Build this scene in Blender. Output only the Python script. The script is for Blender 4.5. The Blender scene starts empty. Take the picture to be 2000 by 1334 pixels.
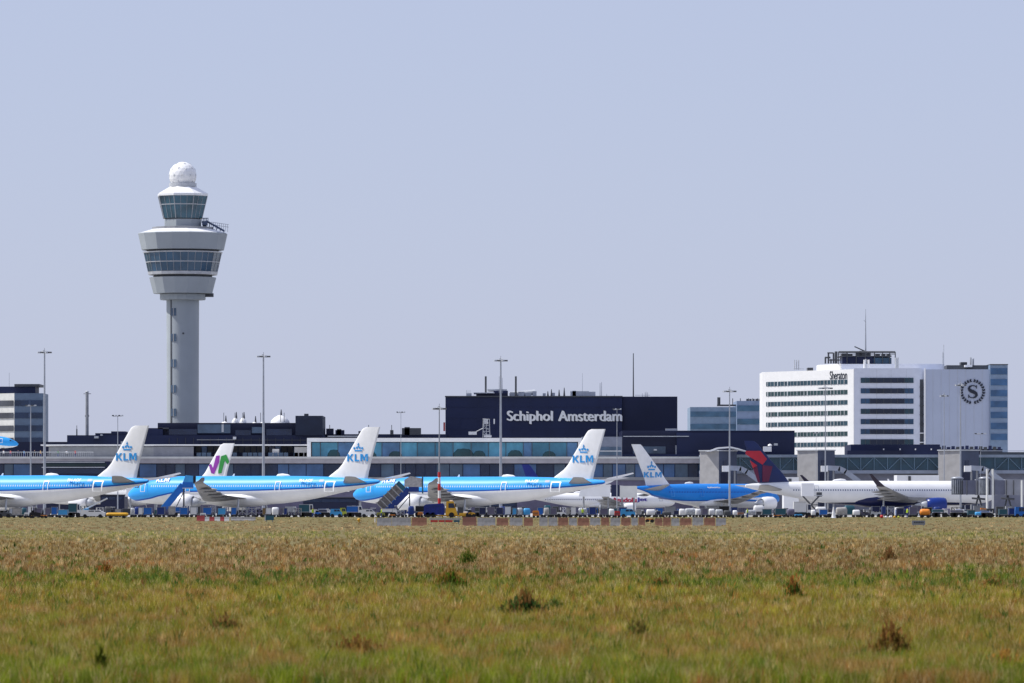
import bpy, math, random
import numpy as np
from mathutils import Vector, Matrix
R=math.radians
SC=bpy.context.scene; COL=SC.collection
# ------------------------------------------------------------ camera
F=11111.0; HOR=984.0; H=2.5            # focal length and horizon of the 2000x1334 picture, eye height
cam=bpy.data.cameras.new('camera'); camo=bpy.data.objects.new('camera',cam); COL.objects.link(camo)
camo.location=(0,0,H); camo.rotation_euler=(R(90),0,0)
cam.lens=200; cam.sensor_width=36; cam.shift_y=(HOR-667)/2000; cam.clip_start=1; cam.clip_end=20000
cam.dof.use_dof=True; cam.dof.focus_distance=1180; cam.dof.aperture_fstop=5.6
SC.camera=camo
# ------------------------------------------------------------ sky and sun
SUN_EL=R(54); SUN_AZ=Vector((-.995,.09,0)).normalized()
w=bpy.data.worlds.new("World"); SC.world=w; w.use_nodes=True
nt=w.node_tree; nt.nodes.clear()
sk=nt.nodes.new('ShaderNodeTexSky'); sk.sky_type='NISHITA'; sk.sun_disc=False
sk.sun_elevation=SUN_EL; sk.sun_rotation=math.atan2(SUN_AZ.x,SUN_AZ.y)
sk.altitude=0; sk.air_density=1.0; sk.dust_density=0.6; sk.ozone_density=3.0
mx=nt.nodes.new('ShaderNodeMix'); mx.data_type='RGBA'; mx.blend_type='MIX'; mx.inputs[0].default_value=.78   # humid white-blue veil over the clear sky
mx.inputs[7].default_value=(.505/.12,.552/.12,.772/.12,1)
bg=nt.nodes.new('ShaderNodeBackground'); bg.inputs[1].default_value=.12
out=nt.nodes.new('ShaderNodeOutputWorld')
nt.links.new(sk.outputs[0],mx.inputs[6]); nt.links.new(mx.outputs[2],bg.inputs[0]); nt.links.new(bg.outputs[0],out.inputs[0])
SKYTINT=mx
sl=bpy.data.lights.new('sun','SUN'); sl.energy=4.6; sl.angle=R(.53); sl.color=(1,.965,.9)
so=bpy.data.objects.new('sun',sl); COL.objects.link(so)
sd=Vector((SUN_AZ.x*math.cos(SUN_EL),SUN_AZ.y*math.cos(SUN_EL),math.sin(SUN_EL)))
so.rotation_euler=sd.to_track_quat('Z','Y').to_euler(); so.location=(0,0,300)
SC.view_settings.view_transform='Standard'; SC.view_settings.look='None'
SC.view_settings.exposure=0; SC.view_settings.gamma=1
SC.cycles.max_bounces=6; SC.cycles.diffuse_bounces=3
rnd=random.Random(7)
# ------------------------------------------------------------ helpers
def X(px,Y): return (px-1000)*Y/F
def Z(py,Y): return H+(HOR-py)*Y/F
def PT(px,py,Y): return Vector((X(px,Y),Y,Z(py,Y)))
def lin(c): return tuple(((v/255)/12.92 if v/255<=.04045 else ((v/255+.055)/1.055)**2.4) for v in c[:3])
MATS={}
def mat(name,color=(.5,.5,.5),rough=.6,metal=0,var=.12,scale=.6,spec=.4,emit=None,bump=0):
    if name in MATS: return MATS[name]
    m=bpy.data.materials.new(name); m.use_nodes=True; n=m.node_tree; b=n.nodes['Principled BSDF']
    b.inputs['Roughness'].default_value=rough; b.inputs['Metallic'].default_value=metal
    b.inputs['Specular IOR Level'].default_value=spec
    c=tuple(color[:3])
    tc=n.nodes.new('ShaderNodeTexCoord'); nz=n.nodes.new('ShaderNodeTexNoise')
    nz.inputs['Scale'].default_value=scale; nz.inputs['Detail'].default_value=5
    n.links.new(tc.outputs['Object'],nz.inputs['Vector'])
    mr=n.nodes.new('ShaderNodeMapRange'); mr.inputs[1].default_value=.3; mr.inputs[2].default_value=.7
    mr.inputs[3].default_value=1-var; mr.inputs[4].default_value=1+var
    n.links.new(nz.outputs[0],mr.inputs[0])
    mm=n.nodes.new('ShaderNodeMix'); mm.data_type='RGBA'; mm.blend_type='MULTIPLY'; mm.inputs[0].default_value=1
    mm.inputs[6].default_value=(*c,1); n.links.new(mr.outputs[0],mm.inputs[7])
    n.links.new(mm.outputs[2],b.inputs['Base Color'])
    if bump:
        bp=n.nodes.new('ShaderNodeBump'); bp.inputs['Strength'].default_value=bump; bp.inputs['Distance'].default_value=.3
        n.links.new(nz.outputs[0],bp.inputs['Height']); n.links.new(bp.outputs[0],b.inputs['Normal'])
    MATS[name]=m; return m
class MB:
    def __init__(s): s.v=[]; s.f=[]; s.mi=[]; s.cur=0; s.sm=[]
    def add(s,vs,fs,smooth=False):
        o=len(s.v); s.v+= [tuple(v) for v in vs]
        for f in fs: s.f.append(tuple(i+o for i in f)); s.mi.append(s.cur); s.sm.append(smooth)
        return s
    def box(s,c,d,rz=0,M=None):
        x,y,z=[k/2 for k in d]; ca,sa=math.cos(rz),math.sin(rz); vs=[]
        for dz in(-z,z):
            for dx,dy in((-x,-y),(x,-y),(x,y),(-x,y)):
                p=Vector((dx*ca-dy*sa,dx*sa+dy*ca,dz))
                if M: p=M@Vector((dx,dy,dz))
                vs.append((c[0]+p[0],c[1]+p[1],c[2]+p[2]))
        return s.add(vs,[(3,2,1,0),(4,5,6,7),(0,1,5,4),(1,2,6,5),(2,3,7,6),(3,0,4,7)])
    def bb(s,x0,x1,y0,y1,z0,z1): return s.box(((x0+x1)/2,(y0+y1)/2,(z0+z1)/2),(x1-x0,y1-y0,z1-z0))
    def prism(s,poly,a,b,axis='z'):
        n=len(poly); ar=sum(poly[i][0]*poly[(i+1)%n][1]-poly[(i+1)%n][0]*poly[i][1] for i in range(n))
        if ar<0: poly=poly[::-1]
        def m(p,h):
            return (p[0],p[1],h) if axis=='z' else ((p[0],h,p[1]) if axis=='y' else (h,p[0],p[1]))
        vs=[m(p,a) for p in poly]+[m(p,b) for p in poly]
        fs=[tuple(range(n))[::-1],tuple(range(n,2*n))]+[(i,(i+1)%n,n+(i+1)%n,n+i) for i in range(n)]
        if axis=='y': fs=[f[::-1] for f in fs]
        return s.add(vs,fs)
    def rings(s,rs,cap=True,smooth=True,closed=True):
        n=len(rs[0]); vs=[p for r in rs for p in r]; fs=[]
        for i in range(len(rs)-1):
            for j in range(n if closed else n-1):
                a=i*n+j; b=i*n+(j+1)%n; fs.append((a,b,b+n,a+n))
        s.add(vs,fs,smooth)
        if cap:
            s.add(rs[0],[tuple(range(n))[::-1]]); s.add(rs[-1],[tuple(range(n))])
        return s
    def tube(s,p0,p1,r0,r1=None,n=8,smooth=True):
        r1=r0 if r1 is None else r1; p0=Vector(p0);p1=Vector(p1); d=(p1-p0).normalized()
        u=d.cross(Vector((0,0,1)) if abs(d.z)<.9 else Vector((1,0,0))).normalized(); v=d.cross(u)
        a=[u*math.cos(2*math.pi*k/n)+v*math.sin(2*math.pi*k/n) for k in range(n)]
        return s.rings([[p0+q*r0 for q in a],[p1+q*r1 for q in a]],smooth=smooth)
    def lathe(s,prof,c=(0,0,0),n=24,axis='z',smooth=True,cap=True,ph=0):
        rs=[]
        for r,h in prof:
            ring=[]
            for k in range(n):
                a=ph+2*math.pi*k/n; q=(r*math.cos(a),r*math.sin(a))
                ring.append((c[0]+q[0],c[1]+q[1],c[2]+h) if axis=='z' else (c[0]+h,c[1]+q[0],c[2]+q[1]))
            rs.append(ring)
        return s.rings(rs,cap=cap,smooth=smooth)
    def build(s,name,mats,parent=None,label=None):
        me=bpy.data.meshes.new(name); org=ORG.get(parent,Vector((0,0,0))) if parent else Vector((0,0,0))
        me.from_pydata([(v[0]-org[0],v[1]-org[1],v[2]-org[2]) for v in s.v],[],s.f)
        for m in (mats if isinstance(mats,(list,tuple)) else [mats]): me.materials.append(m)
        me.polygons.foreach_set('material_index',s.mi); me.polygons.foreach_set('use_smooth',s.sm)
        me.update(); o=bpy.data.objects.new(name,me); COL.objects.link(o)
        if parent: o.parent=parent; ORG[o]=org
        if label: o['label']=label
        return o
ORG={}
def thing(name,label,cat,loc=(0,0,0),rz=0,group=None,world=True):
    o=bpy.data.objects.new(name,None); COL.objects.link(o); o.location=loc; o.rotation_euler=(0,0,rz)
    o.empty_display_size=.5
    o['label']=label; o['category']=cat
    if group: o['group']=group
    ORG[o]=Vector(loc) if world else Vector((0,0,0))
    return o
def tag(o,label,cat,group=None):
    o['label']=label; o['category']=cat
    if group: o['group']=group
    return o
def struct(mb,name,m,kind='structure'):
    o=mb.build(name,m); o['kind']=kind; return o
def copy_tree(o,parent=None):
    c=o.copy(); COL.objects.link(c); c.parent=parent
    for ch in [k for k in bpy.data.objects if k.parent==o]: copy_tree(ch,c)
    return c
def text_obj(s,name,m,parent,p,xd,nd,width=None,height=None,bold=.02,depth=.06,spacing=1.0):
    """flat letters: p lower left, xd reading direction, nd the way they face"""
    cu=bpy.data.curves.new('t','FONT'); cu.body=s; cu.size=1; cu.offset=0; cu.extrude=.02; cu.space_character=spacing
    to=bpy.data.objects.new('t',cu); COL.objects.link(to); bpy.context.view_layer.update()
    me=bpy.data.meshes.new_from_object(to.evaluated_get(bpy.context.evaluated_depsgraph_get()))
    bpy.data.objects.remove(to)
    co=np.zeros(len(me.vertices)*3); me.vertices.foreach_get('co',co); co=co.reshape(-1,3)
    mn=co.min(0); mxx=co.max(0)
    sx=(width/(mxx[0]-mn[0])) if width else None; sy=(height/(mxx[1]-mn[1])) if height else sx
    if sx is None: sx=sy
    xd=Vector(xd).normalized(); nd=Vector(nd).normalized(); ud=nd.cross(xd)
    org=ORG[parent]; q=Vector(p)-org
    o2=np.array(q)[None]+np.outer((co[:,0]-mn[0])*sx,np.array(xd))+np.outer((co[:,1]-mn[1])*sy,np.array(ud))+np.outer((co[:,2]+.02)*depth/.04,np.array(nd))
    if bold>0:
        fs=[tuple(p.vertices) for p in me.polygons]; nv=len(co); V=[];Fs=[]
        for k,sh in enumerate((0,-bold,bold)):
            V+= (o2+np.array(xd)[None]*sh*sx*.9+np.array(ud)[None]*(0,bold*.3,-bold*.3)[k]*sy+np.array(nd)[None]*.004*k).tolist(); Fs+=[tuple(i+k*nv for i in f) for f in fs]
        me=bpy.data.meshes.new(name); me.from_pydata(V,[],Fs)
    else: me.vertices.foreach_set('co',o2.ravel())
    me.materials.clear(); me.materials.append(m); me.update()
    me.name=name; o=bpy.data.objects.new(name,me); COL.objects.link(o); o.parent=parent; ORG[o]=org
    return o
# ------------------------------------------------------------ materials
M_white=mat('white_paint',(.84,.84,.84),.35,var=.05)
M_cream=mat('off_white_panel',(.66,.66,.63),.5,var=.08)
M_light=mat('light_grey_metal',(.5,.52,.55),.45,.2)
M_grey=mat('grey_paint',(.27,.28,.30),.5)
M_dgrey=mat('dark_grey',(.07,.075,.085),.6)
M_black=mat('black_rubber',(.012,.012,.015),.7)
M_navyclad=mat('navy_cladding',(.007,.015,.062),.55,var=.25,scale=.08)
M_navyclad2=mat('deep_navy_cladding',(.005,.010,.044),.5,var=.2,scale=.08)
M_conc=mat('tower_concrete',(.35,.385,.41),.75,var=.06,scale=.15)
M_concl=mat('pale_concrete',(.42,.42,.42),.75,var=.06,scale=.15)
M_steelp=mat('pole_steel',(.36,.38,.42),.45,.4)
M_blue=mat('bright_blue',(.01,.14,.52),.4)
M_lblue=mat('light_blue',(.06,.36,.72),.4)
M_dblue=mat('dark_blue',(.008,.035,.20),.4)
M_navy=mat('navy',(.012,.02,.08),.4)
M_teal=mat('teal_paint',(.02,.10,.14),.45)
M_yel=mat('yellow_paint',(.78,.42,.03),.45)
M_or=mat('orange_paint',(.80,.26,.03),.5)
M_lime=mat('lime_yellow',(.5,.55,.06),.5)
M_olive=mat('olive_yellow',(.30,.30,.05),.6)
M_red=mat('red_paint',(.55,.03,.03),.45)
M_rust=mat('faded_red_plastic',(.34,.16,.10),.7,scale=3,var=.2)
M_pale=mat('pale_grey_plastic',(.40,.385,.37),.7,scale=3,var=.2)
M_brown=mat('brown_box',(.25,.16,.07),.8)
M_tarp=mat('netted_cargo_wrap',(.45,.47,.50),.5,scale=4,var=.35)
M_purple=mat('grey_purple',(.14,.13,.20),.6)
M_lettw=mat('white_letters',(.92,.92,.90),.4,var=.02)
M_lettd=mat('dark_letters',(.015,.02,.035),.5,var=.05)
M_klmlet=mat('blue_letters',(.03,.31,.70),.4,var=.03)
M_winglt=mat('wing_grey',(.25,.25,.255),.4,.15,scale=.5,var=.12)
def glass(name,c,rough=.12,var=.3,scale=.25):
    return mat(name,c,rough,0,var=var,scale=scale,spec=.55,bump=.02)
G_teal=glass('teal_glass',(.025,.10,.15)); G_dark=glass('dark_glass',(.012,.024,.065)); G_blue=glass('blue_glass',(.055,.125,.28))
G_lblue=glass('pale_blue_glass',(.055,.13,.21)); G_green=glass('green_glass',(.02,.085,.10)); G_slate=glass('slate_glass',(.07,.115,.18))
G_brown=glass('grey_glass',(.06,.065,.08))
# ------------------------------------------------------------ ground
def grid_sheet(name,x0,x1,y0,y1,z,m):
    b=MB(); b.add([(x0,y0,z),(x1,y0,z),(x1,y1,z),(x0,y1,z)],[(0,1,2,3)]); return struct(b,name,m)
m=mat('soil_and_turf',(.17,.145,.075),1,var=.4,scale=.4,spec=0)
grid_sheet('ground',-6000,6000,-200,12000,0,m)
m=mat('apron_concrete',(.42,.41,.39),.85,var=.15,scale=.05)
grid_sheet('apron',-500,600,1078,2100,.02,m)
# ------------------------------------------------------------ grass
rs=np.random.RandomState(3)
def vnoise(x,y,seed):
    r=np.random.RandomState(seed); T=r.rand(256,256)
    xi=np.floor(x).astype(int); yi=np.floor(y).astype(int); fx=x-xi; fy=y-yi
    fx=fx*fx*(3-2*fx); fy=fy*fy*(3-2*fy)
    a=T[xi%256,yi%256];b_=T[(xi+1)%256,yi%256];c=T[xi%256,(yi+1)%256];d=T[(xi+1)%256,(yi+1)%256]
    return (a*(1-fx)+b_*fx)*(1-fy)+(c*(1-fx)+d*fx)*fy
def fbm(x,y,seed,o=4):
    s=0;a=.5;t=0
    for k in range(o): s=s+a*vnoise(x*2**k,y*2**k,seed+k); t+=a; a*=.55
    return s/t
PAL=[(1008,(104,106,58)),(1014,(112,108,66)),(1022,(128,110,78)),(1036,(132,112,80)),(1041,(112,116,60)),(1052,(130,124,74)),(1057,(122,104,64)),
 (1080,(114,92,56)),(1108,(112,88,56)),(1122,(104,88,48)),(1130,(92,98,38)),(1148,(98,102,36)),(1165,(118,111,40)),
 (1190,(118,110,38)),(1225,(114,104,38)),(1262,(110,106,35)),(1300,(106,107,31)),(1345,(96,106,24))]
PK=np.array([p for p,_ in PAL],float); PC=np.array([lin(c) for _,c in PAL])
def grass_colour(x,Y,n):
    py=HOR+F*H/Y
    L=np.log(Y)*40
    wob=(fbm(x/Y*90,L*.25,11)-.5)*70*np.clip((py-1040)/80,.12,1)
    p=py+wob
    c=np.stack([np.interp(p,PK,PC[:,k]) for k in range(3)],1)
    br=np.array(lin((130,100,54))); gr=np.array(lin((88,98,32))); ta=np.array(lin((172,150,112))); rd=np.array(lin((140,80,40)))
    f1=fbm(x/Y*120+7,L*.9,21); f2=fbm(x/Y*160+3,L*1.1,31); f3=fbm(x/Y*500,L*4,41)
    near=np.clip((py-1030)/80,0,1)
    k=np.clip((f1-.50)*5,0,.8)*near; c=c*(1-k[:,None])+br*k[:,None]
    k=np.clip((f2-.56)*5,0,.7)*near; c=c*(1-k[:,None])+gr*k[:,None]
    r=rs.rand(n)
    pale=np.clip(.10+.20*(py<1125),0,1)
    k=((r<pale)*.55); c=c*(1-k[:,None])+ta*k[:,None]
    k=((r>.955)*.6*near); c=c*(1-k[:,None])+rd*k[:,None]
    c*= (.62+.75*f3)[:,None]
    return np.clip(c,0,1)
def attr_material(name,gain=1.0):
    m=bpy.data.materials.new(name); m.use_nodes=True; n=m.node_tree; b=n.nodes['Principled BSDF']
    a=n.nodes.new('ShaderNodeAttribute'); a.attribute_name='tint'
    mm=n.nodes.new('ShaderNodeMix'); mm.data_type='RGBA'; mm.blend_type='MULTIPLY'; mm.inputs[0].default_value=1
    mm.inputs[7].default_value=(gain,gain,gain,1)
    n.links.new(a.outputs['Color'],mm.inputs[6]); n.links.new(mm.outputs[2],b.inputs['Base Color'])
    b.inputs['Roughness'].default_value=.75; b.inputs['Specular IOR Level'].default_value=.15
    tr=n.nodes.new('ShaderNodeBsdfTranslucent'); n.links.new(mm.outputs[2],tr.inputs['Color'])
    ms=n.nodes.new('ShaderNodeMixShader'); ms.inputs[0].default_value=.45
    n.links.new(b.outputs[0],ms.inputs[1]); n.links.new(tr.outputs[0],ms.inputs[2])
    n.links.new(ms.outputs[0],n.nodes['Material Output'].inputs['Surface'])
    return m
M_grass=attr_material('grass_blades',1.75)
def blades(name,x,Y,hh,ww,col,lean,z0=None):
    """one quad blade (wide foot, narrow tip) per point"""
    n=len(x); a=rs.rand(n)*6.283; ca=np.cos(a)*ww/2; sa=np.sin(a)*ww/2
    lx=(rs.rand(n)-.5)*lean*hh; ly=(rs.rand(n)-.5)*lean*hh
    z0=np.zeros(n) if z0 is None else z0
    v=np.empty((n,5,3))
    v[:,0]=np.stack([x-ca*.6,Y-sa*.6,z0],1); v[:,1]=np.stack([x+ca*.6,Y+sa*.6,z0],1)
    v[:,2]=np.stack([x+ca+lx*.45,Y+sa+ly*.45,z0+hh*.62],1); v[:,3]=np.stack([x-ca+lx*.45,Y-sa+ly*.45,z0+hh*.62],1)
    v[:,4]=np.stack([x+lx,Y+ly,z0+hh],1)
    me=bpy.data.meshes.new(name); me.vertices.add(n*5); me.vertices.foreach_set('co',v.ravel())
    idx=np.arange(n)[:,None]*5
    lp=(idx+np.array([0,1,2,3, 3,2,4])).ravel().astype(np.int32)
    me.loops.add(n*7); me.loops.foreach_set('vertex_index',lp)
    me.polygons.add(n*2)
    st=(np.arange(n)[:,None]*7+np.array([0,4])).ravel().astype(np.int32)
    me.polygons.foreach_set('loop_start',st)
    me.update(calc_edges=True); me.validate()
    at=me.color_attributes.new('tint','FLOAT_COLOR','POINT')
    c4=np.ones((n,5,4),np.float32); c4[:,:,:3]=col[:,None,:]
    at.data.foreach_set('color',c4.ravel())
    me.materials.append(M_grass)
    o=bpy.data.objects.new(name,me); COL.objects.link(o); return o
NT=64000; PB=11; NG=NT*PB
py=1009.6+(rs.rand(NT)**.92)*343; Y=F*H/(py-HOR)
px=-90+2180*rs.rand(NT); x=(px-1000)*Y/F
g=grass_colour(x,Y,NT)
f=fbm(x/Y*200,np.log(Y)*34,77); kind=rs.rand(NT); near=np.clip((py-1045)/60,0,1)
tone=np.exp((rs.rand(NT)-.5)*.52)*(.60+.78*f)
rust=(kind<.012)&(near>.3); strip=np.exp(-((py-1140)/16)**2); leafy=(kind>.985-.12*strip)&(near>.3)
g=g*tone[:,None]; g[rust]=np.array(lin((122,86,46)))*(.7+.5*rs.rand(rust.sum()))[:,None]; g[leafy]=np.array(lin((66,88,30)))*(.6+.6*rs.rand(leafy.sum()))[:,None]
th=(.10+.25*f+.09*rs.rand(NT))*np.clip(1.15-Y/1100,.5,1)
th=th*np.where(rust,1.3,1)*np.where(leafy,1.15,1)
R_=np.maximum(.05,Y/F*3.4)*(.6+.9*rs.rand(NT))
rp=lambda a: np.repeat(a,PB,0)
an=rs.rand(NG)*6.283; rr_=np.sqrt(rs.rand(NG))*rp(R_)
xb=rp(x)+rr_*np.cos(an); yb=rp(Y)+rr_*np.sin(an)*2.5
hh=rp(th)*(.55+.6*rs.rand(NG)); ww=np.maximum(.008,rp(Y)/F*1.1)*(.55+.9*rs.rand(NG))*rp(np.where(leafy,1.8,1))
gb=rp(g)*(.72+.56*rs.rand(NG))[:,None]
tip=(rs.rand(NG)<.10)&~rp(leafy); gb[tip]=gb[tip]*.5+np.array(lin((176,156,112)))*.5
o=blades('grass',xb,yb,hh,ww,gb,.75); o['kind']='stuff'
# weeds: tall docks and thistles standing out of the meadow, each a plant of its own
def weed(px,pb,wpx,hpx,leafc,stemc,label,n=90,seedy=.5,group=None):
    pb=pb+hpx*.25; Y=F*H/(pb-HOR); X0=X(px,Y); s=Y/F; W_=wpx*s/2*1.55; HH=hpx*s*1.2
    t=thing('weed_clump',label,'wild plant',(X0,Y,0),group=group)
    def mk(nm,*sets):
        A=[]
        for cnt,c,hl,wl,lo,hi,lean in sets:
            if cnt<1: continue
            th=rs.rand(cnt)*6.283; r=W_*np.abs(rs.randn(cnt))*.55
            xx=r*np.cos(th); yy=r*np.sin(th)*.8
            fall=np.clip(1.1-.5*(r/W_)**1.3,.25,1)*(.75+.35*rs.rand(cnt))
            z0=(lo+(hi-lo)*rs.rand(cnt))*HH*fall
            cc=np.array(lin(c))[None]*(.50+.85*rs.rand(cnt))[:,None]
            A.append((xx,yy,hl*(.5+rs.rand(cnt))*HH*fall,wl*(.5+rs.rand(cnt)),cc,z0))
        a=[np.concatenate([q[k] for q in A]) for k in range(6)]
        oo=blades(nm,a[0],a[1],a[2],a[3],a[4],.7,a[5]); oo.parent=t; return oo
    mk('foliage',(int(n*.7),stemc,.8,max(.02,1.5*s),0,.05,.35),(int(n*2*seedy),stemc,.15,max(.03,2.0*s),.45,.9,.5),(int(n*2.8),leafc,.2,max(.05,2.6*s),0,.62,1.6))
GR=(62,84,24);BR=(120,72,34);DG=(50,70,30)
for a in [
 (913,1098,34,30,GR,(96,96,40),'small dark green bush-like weed in the brown grass band at centre'),
 (878,1148,50,46,(66,92,22),(110,84,36),'tall green weed clump with rusty tops at edge of the green strip',140),
 (1026,1200,60,52,DG,(112,82,42),'large dark weed clump with red-brown seed heads in middle of meadow',170),
 (1085,1195,34,28,(70,90,40),(90,96,40),'low green weed right beside the large red-brown seeded clump'),
 (700,1282,90,44,(112,92,40),(116,84,42),'broad reddish brown weed patch left of centre near the bottom',150),
 (1245,1252,44,44,(74,88,34),(104,92,44),'upright grey-green weed standing alone right of centre',110),
 (1740,1278,60,66,(104,88,36),(120,84,44),'rust-coloured dock with tall seed stalks near bottom right',150),
 (1548,1166,30,46,(70,88,30),(140,92,44),'orange-brown stemmed weed in the green strip at right'),
 (1736,1092,22,26,(110,90,50),(112,78,44),'small dark red weed in brown grass band at right'),
 (440,1240,60,42,(84,90,34),(112,84,44),'brown-green weed patch at left of meadow beneath the green strip',120),
 (396,1252,40,34,(68,88,34),(100,90,40),'low dull green weed left of the brown-green patch'),
 (195,1320,18,66,(78,90,24),(92,96,30),'dark green stalk clump near bottom left corner'),
 (205,1120,26,24,(96,96,30),(134,80,40),'orange tinged weed in the brown band above the green strip at left'),
 (1960,1310,70,44,(96,104,26),(150,112,50),'yellow green weed in bottom right corner',120),
 (1400,1140,50,16,(84,104,30),(100,108,40),'leafy green patch along the green strip right of centre',80),
 (1290,1150,60,26,(72,92,32),(118,84,40),'leafy green weed patch in green strip between centre and right',110),
 (1940,1150,40,28,(76,96,34),(118,90,44),'leafy green weed patch in green strip near right edge',90),
 (150,1140,50,24,(88,104,30),(112,108,40),'leafy yellow-green weed patch in green strip at left',100)]: weed(*a)
# ------------------------------------------------------------ aircraft
def fuselage_material(name,L,Rf,zc,upper,lower,line,stripe=None,belly=None,win=(.3,.2,.8),wc=(.02,.03,.06),cockpit=True,rough=.42):
    """paint scheme in the aircraft's own coordinates: upper colour above line(x), cabin windows, cockpit glass"""
    m=bpy.data.materials.new(name); m.use_nodes=True; n=m.node_tree; b=n.nodes['Principled BSDF']
    b.inputs['Roughness'].default_value=rough; b.inputs['Specular IOR Level'].default_value=.3
    tc=n.nodes.new('ShaderNodeTexCoord'); sp=n.nodes.new('ShaderNodeSeparateXYZ'); n.links.new(tc.outputs['Object'],sp.inputs[0])
    def ma(op,a,c=None,d=None):
        q=n.nodes.new('ShaderNodeMath'); q.operation=op
        for i,v in enumerate((a,c,d)):
            if v is None: continue
            if isinstance(v,(int,float)): q.inputs[i].default_value=v
            else: n.links.new(v,q.inputs[i])
        return q.outputs[0]
    fx=ma('DIVIDE',sp.outputs[0],L); zz=ma('DIVIDE',ma('SUBTRACT',sp.outputs[2],zc),Rf)
    def curve(pts):
        cv=n.nodes.new('ShaderNodeFloatCurve'); c=cv.mapping.curves[0]
        c.points[0].location=(0,(pts[0][1]+1)/2); c.points[1].location=(1,(pts[-1][1]+1)/2)
        for p in pts[1:-1]: c.points.new(p[0],(p[1]+1)/2)
        cv.mapping.update(); n.links.new(fx,cv.inputs[1]); return ma('SUBTRACT',ma('MULTIPLY',cv.outputs[0],2),1)
    def mix(fac,A,B):
        q=n.nodes.new('ShaderNodeMix'); q.data_type='RGBA'; n.links.new(fac,q.inputs[0])
        for i,v in ((6,A),(7,B)):
            if isinstance(v,tuple): q.inputs[i].default_value=(*v,1)
            else: n.links.new(v,q.inputs[i])
        return q.outputs[2]
    ln=curve(line); col=mix(ma('GREATER_THAN',zz,ln),lower,upper)
    if stripe:
        k=ma('MULTIPLY',ma('GREATER_THAN',zz,ln),ma('LESS_THAN',zz,ma('ADD',ln,stripe[0]))); col=mix(k,col,stripe[1])
    if belly: 
        bl=curve(belly[0]); col=mix(ma('LESS_THAN',zz,bl),col,belly[1])
    fr=ma('ABSOLUTE',ma('SUBTRACT',ma('FRACT',ma('DIVIDE',sp.outputs[0],.53)),.5))
    k=ma('MULTIPLY',ma('LESS_THAN',fr,.23),ma('LESS_THAN',ma('ABSOLUTE',ma('SUBTRACT',zz,win[0])),.06))
    k=ma('MULTIPLY',k,ma('MULTIPLY',ma('GREATER_THAN',fx,win[1]*.6),ma('LESS_THAN',fx,win[2])))
    col=mix(k,col,wc)
    nz=n.nodes.new('ShaderNodeTexNoise'); nz.inputs['Scale'].default_value=.7; nz.inputs['Detail'].default_value=4
    n.links.new(tc.outputs['Object'],nz.inputs['Vector'])
    mr=n.nodes.new('ShaderNodeMapRange'); mr.inputs[3].default_value=.90; mr.inputs[4].default_value=1.06; n.links.new(nz.outputs[0],mr.inputs[0])
    mm=n.nodes.new('ShaderNodeMix'); mm.data_type='RGBA'; mm.blend_type='MULTIPLY'; mm.inputs[0].default_value=1
    n.links.new(col,mm.inputs[6]); n.links.new(mr.outputs[0],mm.inputs[7]); n.links.new(mm.outputs[2],b.inputs['Base Color'])
    return m
NOSE=[(0,.03,-.30),(.08,.17,-.29),(.3,.35,-.27),(.7,.54,-.21),(1.2,.70,-.14),(1.8,.84,-.07),(2.5,.94,-.03),(3.3,1,0)]
TAIL=[(9.4,1,0),(7.8,.955,.045),(6.2,.86,.12),(4.6,.71,.235),(3.1,.54,.36),(1.6,.36,.47),(.5,.22,.55),(0,.09,.60)]
def fus_ring(x,r,z,n=36): return [(x,r*math.sin(2*math.pi*k/n),z+r*math.cos(2*math.pi*k/n)) for k in range(n)]
UP=[(0,0),(.03,.28),(.1,.42),(.25,.5),(.45,.48),(.7,.3),(.9,.11),(1,.015)]
def foil(LE,ch,t,nrm):
    """ring of an aerofoil section: LE point, chord along +x, thickness t, nrm = which way is 'thick'"""
    nrm=Vector(nrm); LE=Vector(LE); r=[]
    for u,h in UP: r.append(LE+Vector((u*ch,0,0))+nrm*h*t*ch)
    for u,h in UP[::-1][:-1]: r.append(LE+Vector((u*ch,0,0))-nrm*h*t*ch)
    return r
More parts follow.
